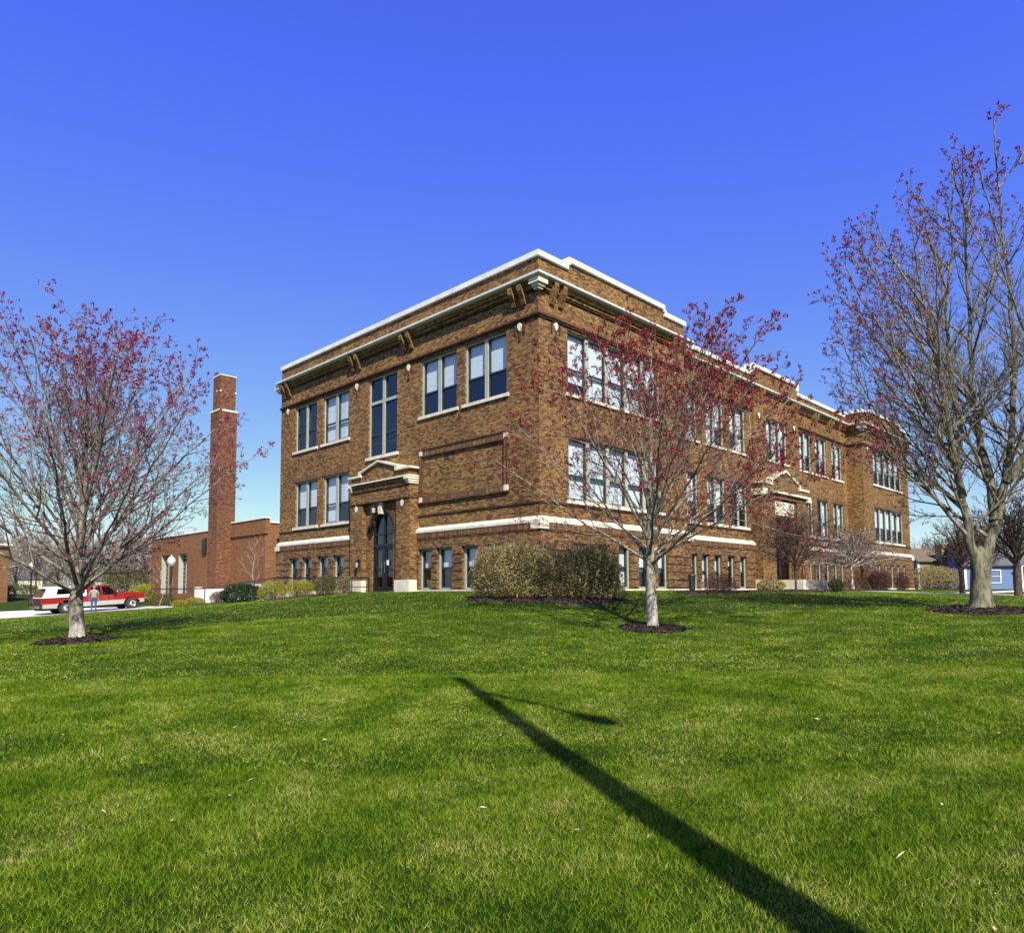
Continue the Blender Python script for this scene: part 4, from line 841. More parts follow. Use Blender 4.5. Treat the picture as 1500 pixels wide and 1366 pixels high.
# ---------------------------------------------------------------- man beside the truck
def person(loc,face):
    J={'pelvis':((0,0,.95),.135),'waist':((0,0,1.10),.13),'chest':((0,.01,1.32),.155),'neck0':((0,0,1.47),.07),'neck':((0,.01,1.53),.055),'head':((0,.02,1.62),.085),'crown':((0,.015,1.70),.075)}
    E=[('pelvis','waist'),('waist','chest'),('chest','neck0'),('neck0','neck'),('neck','head'),('head','crown')]
    for s,t in ((-1,'r'),(1,'l')):
        J.update({t+'hip':((s*.10,0,.90),.105),t+'knee':((s*.11,.03,.50),.066),t+'ank':((s*.12,0,.10),.048),t+'heel':((s*.12,-.03,.05),.045),t+'toe':((s*.13,.19,.035),.035),
          t+'sh':((s*.19,0,1.42),.062),t+'elb':((s*.27,-.02,1.15),.043),t+'wr':((s*.25,.12,.93 if s>0 else .95),.027),t+'palm':((s*.245,.15,.86 if s>0 else .88),.026)})
        E+=[('pelvis',t+'hip'),(t+'hip',t+'knee'),(t+'knee',t+'ank'),(t+'ank',t+'heel'),(t+'heel',t+'toe'),('chest',t+'sh'),(t+'sh',t+'elb'),(t+'elb',t+'wr'),(t+'wr',t+'palm')]
        pz=J[t+'palm'][0]
        for k in range(4):
            J[t+'f%d'%k]=((pz[0]+s*.002,pz[1]-.03+.021*k,pz[2]-.055),.008); J[t+'g%d'%k]=((pz[0]-s*.012,pz[1]-.025+.021*k,pz[2]-.085+.005*abs(k-1.5)),.007); E+=[(t+'palm',t+'f%d'%k),(t+'f%d'%k,t+'g%d'%k)]
        J[t+'t0']=((pz[0]-s*.01,pz[1]+.045,pz[2]+.0),.009); J[t+'t1']=((pz[0]-s*.02,pz[1]+.055,pz[2]-.035),.008); E+=[(t+'palm',t+'t0'),(t+'t0',t+'t1')]
    names=list(J); me=bpy.data.meshes.new('person_skeleton'); me.from_pydata([J[n_][0] for n_ in names],[(names.index(a),names.index(b)) for a,b in E],[])
    o=bpy.data.objects.new('tmp',me); COL.objects.link(o); sk=o.modifiers.new('skin','SKIN'); o.modifiers.new('s','SUBSURF').levels=2
    for i,n_ in enumerate(names): r=J[n_][1]; me.skin_vertices[0].data[i].radius=(r*1.15,r) if n_ in('chest','waist','pelvis') else (r,r)
    me.skin_vertices[0].data[0].use_root=True
    dg=bpy.context.evaluated_depsgraph_get(); m2=bpy.data.meshes.new_from_object(o.evaluated_get(dg)); bpy.data.objects.remove(o)
    SK=plain('skin',(.42,.24,.17),.6,.08,10); SH=plain('grey_green_shirt',(.26,.27,.20),.85,.15,12); JE=plain('blue_jeans',(.035,.07,.20),.85,.3,10); SHO=plain('brown_shoes',(.06,.04,.03),.6,.2,10)
    for M in (SK,SH,JE,SHO): m2.materials.append(M)
    mi=[]
    for p in m2.polygons:
        c=p.center; arm=abs(c.x)>.20
        mi.append(3 if c.z<.10 else 2 if (c.z<.98 and not arm) else 1 if (c.z<1.475 and (not arm or c.z>1.22)) else 0)
    m2.polygons.foreach_set('material_index',mi); m2.polygons.foreach_set('use_smooth',[True]*len(m2.polygons)); m2.name='person'
    P=bpy.data.objects.new('person',m2); COL.objects.link(P); P.location=loc; P.rotation_euler=(0,0,face)
    tag(P,'person in grey-green shirt and blue jeans standing beside the red pickup','person')
    H=MB().mat(plain('grey_hair',(.20,.17,.14),.9,.2,20)); 
    vs=[];fs=[];n_=14
    for i in range(6):
        t=math.pi/2*i/5
        for k in range(n_): a=2*math.pi*k/n_; vs.append((.098*math.cos(t)*math.cos(a),-.005+.108*math.cos(t)*math.sin(a),1.655+.125*math.sin(t)-(.03 if i==0 and math.sin(a)<0 else 0)))
    for i in range(5):
        for k in range(n_): fs.append((i*n_+k,i*n_+(k+1)%n_,(i+1)*n_+(k+1)%n_,(i+1)*n_+k))
    H.add(vs,fs); LOCAL.add(P); h=H.build('hair',P,True)
    for s in (-1,1): 
        e=MB().mat(M_dark); e.lathe([(.003,-.008),(.011,-.004),(.011,.004),(.003,.008)],(s*.034,.098,1.635),8); e.build('eye',P)
        e=MB().mat(SK); e.lathe([(.006,-.03),(.016,-.01),(.018,.015),(.008,.03)],(s*.098,.0,1.63),8); e.build('ear',P)
    e=MB().mat(SK); e.prism([(.095,1.60),(.132,1.595),(.10,1.65)],0,-.013,.013); e.build('nose',P)
    e=MB().mat(plain('lips',(.30,.11,.09),.6,.1,9)); e.box(-.025,.025,.094,.104,1.565,1.575); e.build('mouth',P)
    return P
pp=at(138,47.3); person(pp,YAW+R_(35)-math.pi/2)
# ---------------------------------------------------------------- houses in the distance
def house(name,label,c,ang,w,d,h,roofh,wallm,roofm,windows,cat='house',chim=None,trim=None,gable_x=True):
    H=empty(name,c,label,cat,local=True); H.rotation_euler=(0,0,ang); tr=trim or M_coping
    mb=MB().mat(wallm); mb.box(-w/2,w/2,-d/2,d/2,-1,h)
    if roofh>.3:
        if gable_x: mb.add([(-w/2,-d/2,h),(-w/2,d/2,h),(-w/2,0,h+roofh),(w/2,-d/2,h),(w/2,d/2,h),(w/2,0,h+roofh)],[(0,1,2),(3,5,4)])
        else: mb.add([(-w/2,-d/2,h),(w/2,-d/2,h),(0,-d/2,h+roofh),(-w/2,d/2,h),(w/2,d/2,h),(0,d/2,h+roofh)],[(0,1,2),(3,5,4)])
    mb.build('wall',H)
    mb=MB().mat(roofm); e=.35
    if gable_x:
        for s in (-1,1): mb.add([(-w/2-e,s*(d/2+e),h-e*roofh/(d/2)),(w/2+e,s*(d/2+e),h-e*roofh/(d/2)),(w/2+e,0,h+roofh),(-w/2-e,0,h+roofh),(-w/2-e,s*(d/2+e),h+.12-e*roofh/(d/2)),(w/2+e,s*(d/2+e),h+.12-e*roofh/(d/2)),(w/2+e,0,h+roofh+.13),(-w/2-e,0,h+roofh+.13)],[(0,1,2,3),(4,5,6,7),(0,1,5,4),(0,3,7,4),(1,2,6,5)])
    else:
        for s in (-1,1): mb.add([(s*(w/2+e),-d/2-e,h-e*roofh/(w/2)),(s*(w/2+e),d/2+e,h-e*roofh/(w/2)),(0,d/2+e,h+roofh),(0,-d/2-e,h+roofh),(s*(w/2+e),-d/2-e,h+.12-e*roofh/(w/2)),(s*(w/2+e),d/2+e,h+.12-e*roofh/(w/2)),(0,d/2+e,h+roofh+.13),(0,-d/2-e,h+roofh+.13)],[(0,1,2,3),(4,5,6,7),(0,1,5,4),(0,3,7,4),(1,2,6,5)])
    rf=mb.build('roof',H)
    if chim: x,y,cw,top=chim; mb=MB().mat(wallm); mb.box(x-cw/2,x+cw/2,y-cw/2,y+cw/2,-.5,top); sub(mb,'chimney',rf)
    for s in (-1,1):
        mb=MB().mat(tr); mb.box(s*(w/2+.02)-.12,s*(w/2+.02)+.12,-d/2-.04,-d/2+.15,-.9,h-.02); mb.build('corner_trim',H)
    for x,z,ww,hh in windows:
        mb=MB().mat(tr); y=-d/2-.03
        mb.box(x-ww/2-.1,x+ww/2+.1,y-.03,y+.02,z-hh/2-.1,z-hh/2); mb.box(x-ww/2-.1,x+ww/2+.1,y-.03,y+.02,z+hh/2,z+hh/2+.1); mb.box(x-ww/2-.1,x-ww/2,y-.03,y+.02,z-hh/2,z+hh/2); mb.box(x+ww/2,x+ww/2+.1,y-.03,y+.02,z-hh/2,z+hh/2); mb.box(x-ww/2,x+ww/2,y-.02,y+.02,z-.03,z+.03)
        f=mb.build('window',H); g=MB().mat(M_glass); g.add([(x-ww/2,y+.01,z-hh/2),(x+ww/2,y+.01,z-hh/2),(x+ww/2,y+.01,z+hh/2),(x-ww/2,y+.01,z+hh/2)],[(0,1,2,3)]); sub(g,'pane',f)
    return H
M_blue=plain('blue_clapboard',(.12,.19,.36),.7,.08,2); M_tan=brick('tan_brick',[(.1,(.20,.14,.06)),(.6,(.33,.24,.11)),(.95,(.42,.33,.18))],(.25,.20,.12),patch=.3)
M_shing=plain('grey_shingles',(.10,.095,.10),.9,.2,3); M_shb=plain('brown_shingles',(.14,.10,.06),.9,.2,3); M_wside=plain('white_clapboard',(.72,.72,.70),.7,.05,3); M_yel=plain('cream_clapboard',(.60,.55,.38),.7,.05,3)
fa=YAW-math.pi/2
pb=at(1466,82); HB_=house('blue_house','bright blue clapboard house with white porch windows at the right edge',pb+Vector((0,0,0)),fa-.25,9.6,8,2.75,2.6,M_blue,M_shing,[(-2.2,1.4,1.5,1.3),(1.0,1.7,1.2,1.5),(2.7,1.7,1.2,1.5)],gable_x=True)
mb=MB().mat(M_coping); mb.box(.3,4.7,-4.9,-4.78,.78,.95); mb.box(.3,.42,-4.9,-4.78,-.5,2.6); mb.box(2.4,2.52,-4.9,-4.78,-.5,2.6); mb.box(4.58,4.7,-4.9,-4.78,-.5,2.6); mb.box(.3,4.7,-4.9,-4.78,2.45,2.6); mb.mat(M_shing); mb.box(.2,4.8,-4.95,-4.0,2.6,2.72); mb.build('porch',HB_)
pt=at(1368,90); house('tan_brick_house','tan brick house with a square chimney behind the far hedge',pt,fa+.1,9.5,8,3.4,1.6,M_tan,M_shb,[(2.6,1.6,1.2,1.3)],chim=(-1.7,-4.15,1.1,5.4))
for i,(px,D,w,h,m_,lab) in enumerate([(57,190,6,3.0,M_yel,'small cream house among bare trees above the pickup'),(24,200,7,2.0,M_wside,'low white house glimpsed left of the lamp post'),(150,210,4,4,M_wside,'tiny white house behind the pickup cab')]):
    p=at(px,D); p.z=(hgt(p.x,p.y) if i else .9)-.2; house('distant_house',lab,p,fa+.3*i,w,7,h,2.0,m_,M_shing,[(-w/4,h*.5,1,1.2),(w/4,h*.5,1,1.2)])
# ---------------------------------------------------------------- kerbs near the drive
# ---------------------------------------------------------------- trees
def bez(a,b,c,n): return [a*(1-t)**2+b*2*t*(1-t)+c*t*t for t in [i/n for i in range(n+1)]]
class Tree:
    def __init__(s,seed,mt,mw,mb_,rmin=.0045,bud=.05,budn=3,bud_prob=1,bud_from=0.0):
        s.rng=random.Random(seed); s.big=MB().mat(mt); s.fine=MB().mat(mw); s.mw=mw; s.mbud=mb_; s.rmin=rmin; s.bud=bud; s.budn=budn; s.bp=bud_prob; s.bf=bud_from; s.buds=[]; s.nb=0; s.Hc=8.; s.lo=.25; s.semi=4.6
    def rv(s): 
        r=s.rng; v=Vector((r.gauss(0,1),r.gauss(0,1),r.gauss(0,1))); return v.normalized()
    def branch(s,p,d,L,r,lvl,up,spec):
        """grow one branch and its children; spec[lvl]=(children per metre, length ratio, angle, tropism)"""
        n=max(3,int(5*(L**.5))) if lvl<3 else 3; pts=[p]; dirs=[d]; dd=d.copy(); q=p.copy(); w=.13 if lvl<3 else .2
        for i in range(n):
            dd=(dd+s.rv()*w+Vector((0,0,up))*(1.0/n)).normalized(); q=q+dd*(L/n); pts.append(q.copy()); dirs.append(dd.copy())
        r1=max(s.rmin*.7,r*.25); rad=[r+(r1-r)*(i/n)**.9 for i in range(n+1)]
        s.big.tube(pts,rad,6,cap=False) if lvl<=1 else s.fine.twig(pts,rad,3); s.nb+=1
        s.kids(pts,dirs,rad,L,lvl,spec)
        if lvl>=len(spec)-1 or lvl>=3:
            for q_ in pts[1:]:
                if s.rng.random()<s.bp*(s.lo+(1-s.lo)*min(1,q_.z/s.Hc)): s.buds.append(q_)
            if s.rng.random()<s.lo+(1-s.lo)*min(1,pts[-1].z/s.Hc)**1.2: s.buds.append(pts[-1])
    def kids(s,pts,dirs,rad,L,lvl,spec,t0=.18):
        if lvl+1>=len(spec): return
        dens,ratio,ang,up=spec[lvl+1]; n=len(pts)-1; k=max(1,int(dens*L+s.rng.random())); ph=s.rng.random()*6.28
        for j in range(k):
            t=t0+(1-t0)*((j+s.rng.random()*.8)/k); t=min(t,.985); i=min(int(t*n),n-1); f=t*n-i
            p=pts[i].lerp(pts[i+1],f); d=dirs[i]; r=rad[i]+(rad[i+1]-rad[i])*f
            a=d.orthogonal().normalized(); b=d.cross(a); ph+=2.4+s.rng.uniform(-.4,.4); side=a*math.cos(ph)+b*math.sin(ph)
            an=R_(ang)*s.rng.uniform(.75,1.25); nd=(d*math.cos(an)+side*math.sin(an)).normalized()
            l=L*ratio*(1.05-.60*t)*s.rng.uniform(.65,1.25)
            s.branch(p,nd,max(l,.12),max(s.rmin,min(r*.62,.012+l*.009)),lvl+1,up,spec)
    def limb(s,pts,r0,r1,spec,t0=.2,L=None):
        n=len(pts)-1; rng=s.rng; P=[pts[0]]+[p+s.rv()*.035*min(1,(i+1)/3) for i,p in enumerate(pts[1:])]
        dirs=[(P[min(i+1,n)]-P[max(i-1,0)]).normalized() for i in range(n+1)]; rad=[r0+(r1-r0)*(i/n)**.65 for i in range(n+1)]
        s.big.tube(P,rad,9,cap=False); Lt=sum((P[i+1]-P[i]).length for i in range(n)) if L is None else L
        s.kids(P,dirs,rad,Lt,0,spec,t0)
    def finish(s,name,loc,label,cat='tree',group=None):
        root=empty(name,loc,label,cat,group,local=True)
        t=s.big.build('trunk',root,True,fixn=False)
        if s.mbud and s.buds:
            g=np.random.default_rng(s.rng.randrange(9999)); B=np.array([tuple(p) for p in s.buds]); c=np.array([0,0,s.Hc*.5])
            q=np.linalg.norm((B-c)/np.array([s.semi,s.semi,s.Hc*.5]),axis=1); keep=g.random(len(B))<np.clip((q-.30)/.5,.06,1); B=B[keep]
            size=.55+.9*np.clip(q[keep],0,1)
            B=np.repeat(B,s.budn,0); size=np.repeat(size,s.budn)[:,None]*s.bud; n=len(B)
            def rv(): v=g.normal(size=(n,3)); return v/np.linalg.norm(v,axis=1,keepdims=True)
            c=B+rv()*size*.8*g.random((n,1)); a=rv()*size*g.uniform(.35,.8,(n,1)); b=np.cross(a,rv()); b=b/np.linalg.norm(b,axis=1,keepdims=True)*size*g.uniform(.22,.42,(n,1))
            V=np.stack([c-a*.5,c+b*.6,c+a*.7,c-b*.6],1).reshape(-1,3); k=len(s.fine.v); s.fine.mat(s.mbud)
            s.fine.v+=V.tolist(); s.fine.f+=(np.arange(4*n).reshape(-1,4)+k).tolist(); s.fine.mi+=[s.fine.m]*n
        c=s.fine.build('crown',root,False,fixn=False)
        return root
def maple(name,loc,label,seed,fork,H,semi,nl,trunk_r,mt,mw,mb_,spec,elev=(5,88),lean=(0,0),bias=None,t0=.22,**kw):
    T=Tree(seed,mt,mw,mb_,**kw); rng=T.rng; O=Vector((0,0,0))
    # trunk with root flare, running on as the leader
    zt=H*.86; tp=[];tr=[]
    for i in range(15):
        t=i/14; z=-.15+(zt+.15)*t; tp.append(Vector((lean[0]*t+.06*math.sin(5*t+seed),lean[1]*t+.06*math.cos(4*t+seed),z)))
        rr=trunk_r*(1 if z<fork else max(.06,.80*(1-(z-fork)/(zt-fork))**1.0)); rr*=1+.55*math.exp(-max(0,z+.05)/.13); tr.append(rr)
    # finer rings near the ground
    g=[Vector((0,0,z)) for z in (-.2,-.02,.06,.15,.3)]; gr=[trunk_r*k for k in (1.75,1.5,1.25,1.1,1.02)]
    st=[i for i,p in enumerate(tp) if p.z>.45]; P=g+[tp[i] for i in st]; Rr=gr+[tr[i] for i in st]
    T.big.tube(P,Rr,12,cap=False)
    dirs=[(P[min(i+1,len(P)-1)]-P[max(i-1,0)]).normalized() for i in range(len(P))]
    for i in range(nl):
        u=(i+.5)/nl; az=i*2.399+seed+rng.uniform(-.25,.25); el=R_(elev[0]+(elev[1]-elev[0])*u**.95+rng.uniform(-4,4))
        cz=H*.53; ex=Vector((math.cos(az)*math.cos(el)*semi,math.sin(az)*math.cos(el)*semi,cz+(H-cz)*math.sin(el) - (1-u)*H*.10))*1.0
        if bias: ex=bias(ex)
        ex.x*=rng.uniform(.84,1.06); ex.y*=rng.uniform(.84,1.06)
        z0=fork*.92+(H*.50-fork)*u**1.3*.9; f=min(z0/zt,.98); k=max(1,min(len(P)-2,next((j for j,p in enumerate(P) if p.z>z0),len(P)-2))); p0=P[k-1].lerp(P[k],max(0,min(1,(z0-P[k-1].z)/(P[k].z-P[k-1].z))))
        out=Vector((ex.x,ex.y,0)); mid=p0+out*.42+Vector((0,0,(ex.z-p0.z)*(.50 if u>.3 else .36)))
        L=(ex-p0).length; r0=trunk_r*(.36-.17*u)*rng.uniform(.8,1.15)
        T.limb(bez(p0,mid,ex,max(6,int(L*2))),r0,.012,spec,t0=t0)
    T.limb([p for p in P if p.z>H*.45],trunk_r*.33,.012,spec,t0=.1)
    r=T.finish(name,loc,label); r['_']=T.nb; print(name,'branches',T.nb,'buds',len(T.buds)); del r['_']; return r
SPEC=[None,(2.9,.38,40,.36),(5.0,.42,38,.34),(7.4,.50,36,.25)]
maple('red_maple_tree',T_L,'red-budding maple left of the school, rising over the pickup truck',11,1.2,8.1,4.55,31,.17,M_bark,M_twigL,M_bud,SPEC,elev=(2,86),bud=.058,budn=5,bud_prob=.48)
maple('red_maple_tree',T_C,'red-budding maple standing alone in front of the school corner',23,1.85,8.25,5.0,26,.145,M_barkc,M_twig,M_budC,[None,(2.7,.38,38,.36),(4.8,.42,36,.34),(6.8,.48,34,.25)],elev=(2,82),t0=.30,bias=lambda e:e+HR*(.12+.07*e.z),lean=(.1,0),bud=.060,budn=5,bud_prob=.85)
M_limbR=bark('grey_limb_bark',(.08,.07,.05),(.30,.27,.20),9)
# the big forked tree at the right edge
def big_tree():
    T=Tree(37,M_barkR,M_twigR,M_budR,rmin=.0052,bud=.062,budn=5,bud_prob=.8); T.Hc=14; T.lo=.5; T.semi=6; rng=T.rng
    def V(a,b,z): p=HR*a+HF*b; return Vector((p.x,p.y,z))     # a to the right, b away, z up
    spec=[None,(3.1,.37,35,.46),(5.0,.42,35,.40),(6.6,.50,33,.3)]
    T.big.tube([V(0,0,-.2),V(0,0,0),V(0,0,.12),V(0,0,.3),V(.0,0,.8),V(.02,0,1.2),V(.03,0,1.45),V(.04,0,1.65),V(.05,0,1.8)],[.52,.42,.33,.285,.255,.245,.215,.14,.03],16,cap=False); T.big.mat(M_barkR)
    st=[([V(-.06,0,.95),V(-.10,.0,1.4),V(-.22,.02,2.0),V(-.33,.05,2.8),V(-.40,.1,3.8),V(-.30,.15,5.2),V(-.45,.2,6.9),V(-.5,.2,8.6),V(-.3,.1,10.4),V(-.25,0,12.9)],.19),
        ([V(.06,0,.95),V(.14,0,1.4),V(.36,.0,2.0),V(.62,-.05,2.9),V(.88,-.1,4.0),V(1.05,-.15,5.4),V(1.2,-.1,7.2),V(1.25,0,9.2),V(1.15,.1,11.2),V(1.15,.1,14.4)],.215),
        ([V(.5,.0,2.5),V(.62,.25,3.4),V(.55,.5,4.8),V(.45,.7,6.6),V(.6,.8,8.6),V(.5,.7,10.8),V(.75,.5,13.0)],.17),
        ([V(.8,-.08,3.6),V(1.4,-.4,4.6),V(2.1,-.8,6.2),V(2.6,-1.0,8.2),V(2.9,-1.1,10.6)],.15),
        ([V(-.36,.05,3.2),V(-.75,-.3,4.1),V(-1.15,-.7,5.4),V(-1.5,-.9,7.0),V(-1.9,-1.0,8.9),V(-2.0,-1.0,10.4)],.12)]
    for pts,r in st:
        T.big.mat(M_barkR)
        fine=[]
        for i in range(len(pts)-1):
            for j in range(3): fine.append(pts[i].lerp(pts[i+1],j/3))
        fine.append(pts[-1]); T.limb(fine,r,.018,spec,t0=.35,L=5.5); T.big.mat(M_limbR)
        # side limbs sweeping out and up
        L=len(fine); k=17 if r>.18 else 11
        for q in range(k):
            u=(q+.7)/k; i=int((.20+.74*u)*(L-1)); p0=fine[i]; az=rng.uniform(0,6.28) if q%3 else rng.uniform(2.4,3.9)
            reach=(3.9-2.6*u)*rng.uniform(.6,1.0); rise=reach*rng.uniform(1.0,1.7); e=p0+V(math.cos(az)*reach,math.sin(az)*reach*.85,rise)
            if e.z>14.3: e.z=14.3
            mid=p0+(e-p0)*.5+Vector((e.x-p0.x,e.y-p0.y,0))*.12+Vector((0,0,-.12*reach)); T.limb(bez(p0,mid,e,8),.020+.011*reach,.012,spec,t0=.15)
    # low drooping limbs towards the school
    for (a0,b0,z0),(a1,b1,z1),r in (((-.38,.05,3.0),(-3.1,.3,4.8),.055),((-.36,.1,3.9),(-3.7,-.6,7.4),.065),((-.40,.1,4.6),(-3.5,.4,9.2),.065),((-.40,.1,3.6),(-2.2,-1.8,5.9),.05),((-.45,.1,6.0),(-2.7,.9,11.0),.06),((.9,0,4.2),(4,-1,7.5),.08)):
        p0=V(a0,b0,z0); e=V(a1,b1,z1); mid=(p0+e)/2+Vector((0,0,-.25 if z1-z0<1.5 else .2)); T.limb(bez(p0,mid,e,9),r,.012,spec,t0=.12)
    r=T.finish('forked_maple_tree',T_R,'large forked maple with mossy trunk rising at the right edge'); print('big',T.nb,len(T.buds))
big_tree()
# ---------------------------------------------------------------- small ornamental trees and far trees
def small_tree(seed,H,semi,trunk,fork,nl,spec,mt=M_twigD,mw=M_twigD,mbud=None,flat=.6,droop=0,**kw):
    T=Tree(seed,mt,mw,mbud,**kw); rng=T.rng
    T.big.tube([Vector((0,0,-.1)),Vector((0,0,.05)),Vector((.02,0,fork*.5)),Vector((0,.02,fork)),Vector((.03,0,H*.7))],[trunk*1.5,trunk*1.1,trunk,trunk*.9,trunk*.2],8,cap=False)
    for i in range(nl):
        u=(i+.5)/nl; az=i*2.399; el=R_(-8+85*u); cz=H*flat
        e=Vector((math.cos(az)*math.cos(el)*semi,math.sin(az)*math.cos(el)*semi,cz+(H-cz)*math.sin(el)-droop*(1-u))); p0=Vector((0,0,fork+(H*.5-fork)*u*.8)); L=(e-p0).length
        mid=p0+Vector((e.x,e.y,0))*.4+Vector((0,0,(e.z-p0.z)*.75)); T.limb(bez(p0,mid,e,6),trunk*.4,.008,spec,t0=.15)
    return T
SS=[None,(6.0,.42,45,.12),(9.0,.45,42,.08),(9.0,.5,40,.05)]
b=at(1166,33.5); small_tree(5,3.9,2.2,.055,.9,18,SS,rmin=.008,droop=.1).finish('ornamental_tree',b,'small bare tree with dark slender trunk in front of the main entrance',group='small ornamental trees by the front wall')
b=at(1249,40); T=small_tree(8,3.6,2.7,.09,1.25,20,SS,mt=bark('white_bark',(.30,.27,.22),(.6,.56,.5),6),rmin=.008,droop=.5); T.finish('ornamental_tree',b,'small umbrella-shaped bare tree with pale trunk beside the far pavilion',group='small ornamental trees by the front wall')
def dup(root,loc,rz,sc,label,group=None):
    r=root.copy(); COL.objects.link(r); r.location=loc; r.rotation_euler=(0,0,rz); r.scale=(sc,sc,sc); r['label']=label
    if group: r['group']=group
    for ch in list(root.children): c=ch.copy(); COL.objects.link(c); c.parent=r
    return r
b=at(1410,37,None); rt=small_tree(14,3.9,1.75,.13,1.1,18,[None,(6,.40,40,.3),(8,.45,38,.2),(8,.5,36,.1)],rmin=.009); R1=rt.finish('round_tree',b,'round-headed bare purple-brown tree just left of the forked trunk',group='round bare trees along the far lawn')
dup(R1,at(1492,33),1.1,1.22,'round-headed bare tree at the right edge in front of the blue house','round bare trees along the far lawn')
b=at(1441,62); dup(R1,b,2.2,1.35,'round-headed bare tree half hidden behind the forked trunk','round bare trees along the far lawn')
# saplings by the boiler house
MW_=bark('pale_sapling_bark',(.16,.13,.10),(.38,.33,.26),8)
S2=[None,(2.2,.45,35,.4),(3,.5,35,.3)]
for px,D,H,lab in ((237,48,3.4,'thin pale sapling beside the globe lamp in front of the boiler house'),(371,45,4.3,'thin pale sapling behind the white ramp wall')):
    b=at(px,D); T=Tree(px,MW_,MW_,None,rmin=.008)
    pts=[Vector((.12*math.sin(i*1.3+px),.08*math.cos(i),H*i/8)) for i in range(8)]; T.big.tube([Vector((0,0,-.1))]+pts[0:],[.05]+[.042*(1-i/9) for i in range(8)],7,cap=False)
    for i in range(9):
        u=i/9; z=H*(.28+.6*u); az=i*2.4; l=H*.34*(1-.5*u); p0=Vector((0,0,z)); k=min(6,int(z/H*8)); p0=pts[k].lerp(pts[min(k+1,7)],z/H*8-k) if k<7 else pts[7]
        e=p0+Vector((math.cos(az)*l*.7,math.sin(az)*l*.7,l*.9)); T.limb(bez(p0,(p0+e)/2+Vector((0,0,-.05)),e,5),.014,.006,S2,t0=.2)
    T.finish('sapling',b,lab,group='saplings by the boiler house')
# far bare trees: three shapes, copied
FS=[None,(1.0,.42,40,.3),(1.5,.45,38,.2),(2.0,.5,36,.1)]
FT=[]
for sd__,H,se in ((61,13,5.2),(62,11,4.6),(63,15,5.5)):
    T=small_tree(sd__,H,se,.22,H*.2,20,FS,rmin=.022,mt=M_twigD,mw=bark('far_twig_bark%d'%sd__,(.10,.085,.07),(.24,.20,.17),3)); FT.append(T)
bg=[]
rng=random.Random(77)
g='bare trees in the line behind the pickup and lamp posts'
for i,(px,D,sc,w_) in enumerate([(-30,120,1.0,'at the left edge above the orange brick building'),(22,130,.85,'between the orange brick building and the left lamp post'),(52,150,1.05,'directly behind the left lamp post globe'),(84,125,.8,'above the white cap of the pickup'),
    (112,110,.75,'directly behind the trunk of the left maple'),(136,150,1.0,'above the man beside the pickup'),(160,120,.75,'above the cab of the pickup'),(186,140,.85,'above the bonnet of the pickup'),(212,150,.95,'just left of the boiler house wall')]):
    lab='bare grey-brown tree in the distance, '+w_
    if i<3: r=FT[i].finish('bare_tree',at(px,D),lab,group=g); bg.append(r); r.scale=(sc*.8,)*3
    else: dup(bg[i%3],at(px,D),rng.random()*6,sc*.8,lab,g)
for i,(px,D,sc,w_) in enumerate([(1348,120,.62,'just right of the school\'s far corner'),(1376,130,.8,'above the tan brick house'),(1440,125,.9,'directly behind the forked trunk'),(1478,115,.9,'above the blue house porch'),(1512,125,.95,'at the right edge above the blue house')]):
    dup(bg[i%3],at(px,D),rng.random()*6,sc,'bare grey-brown tree far off, '+w_,'bare trees beyond the blue and tan houses')
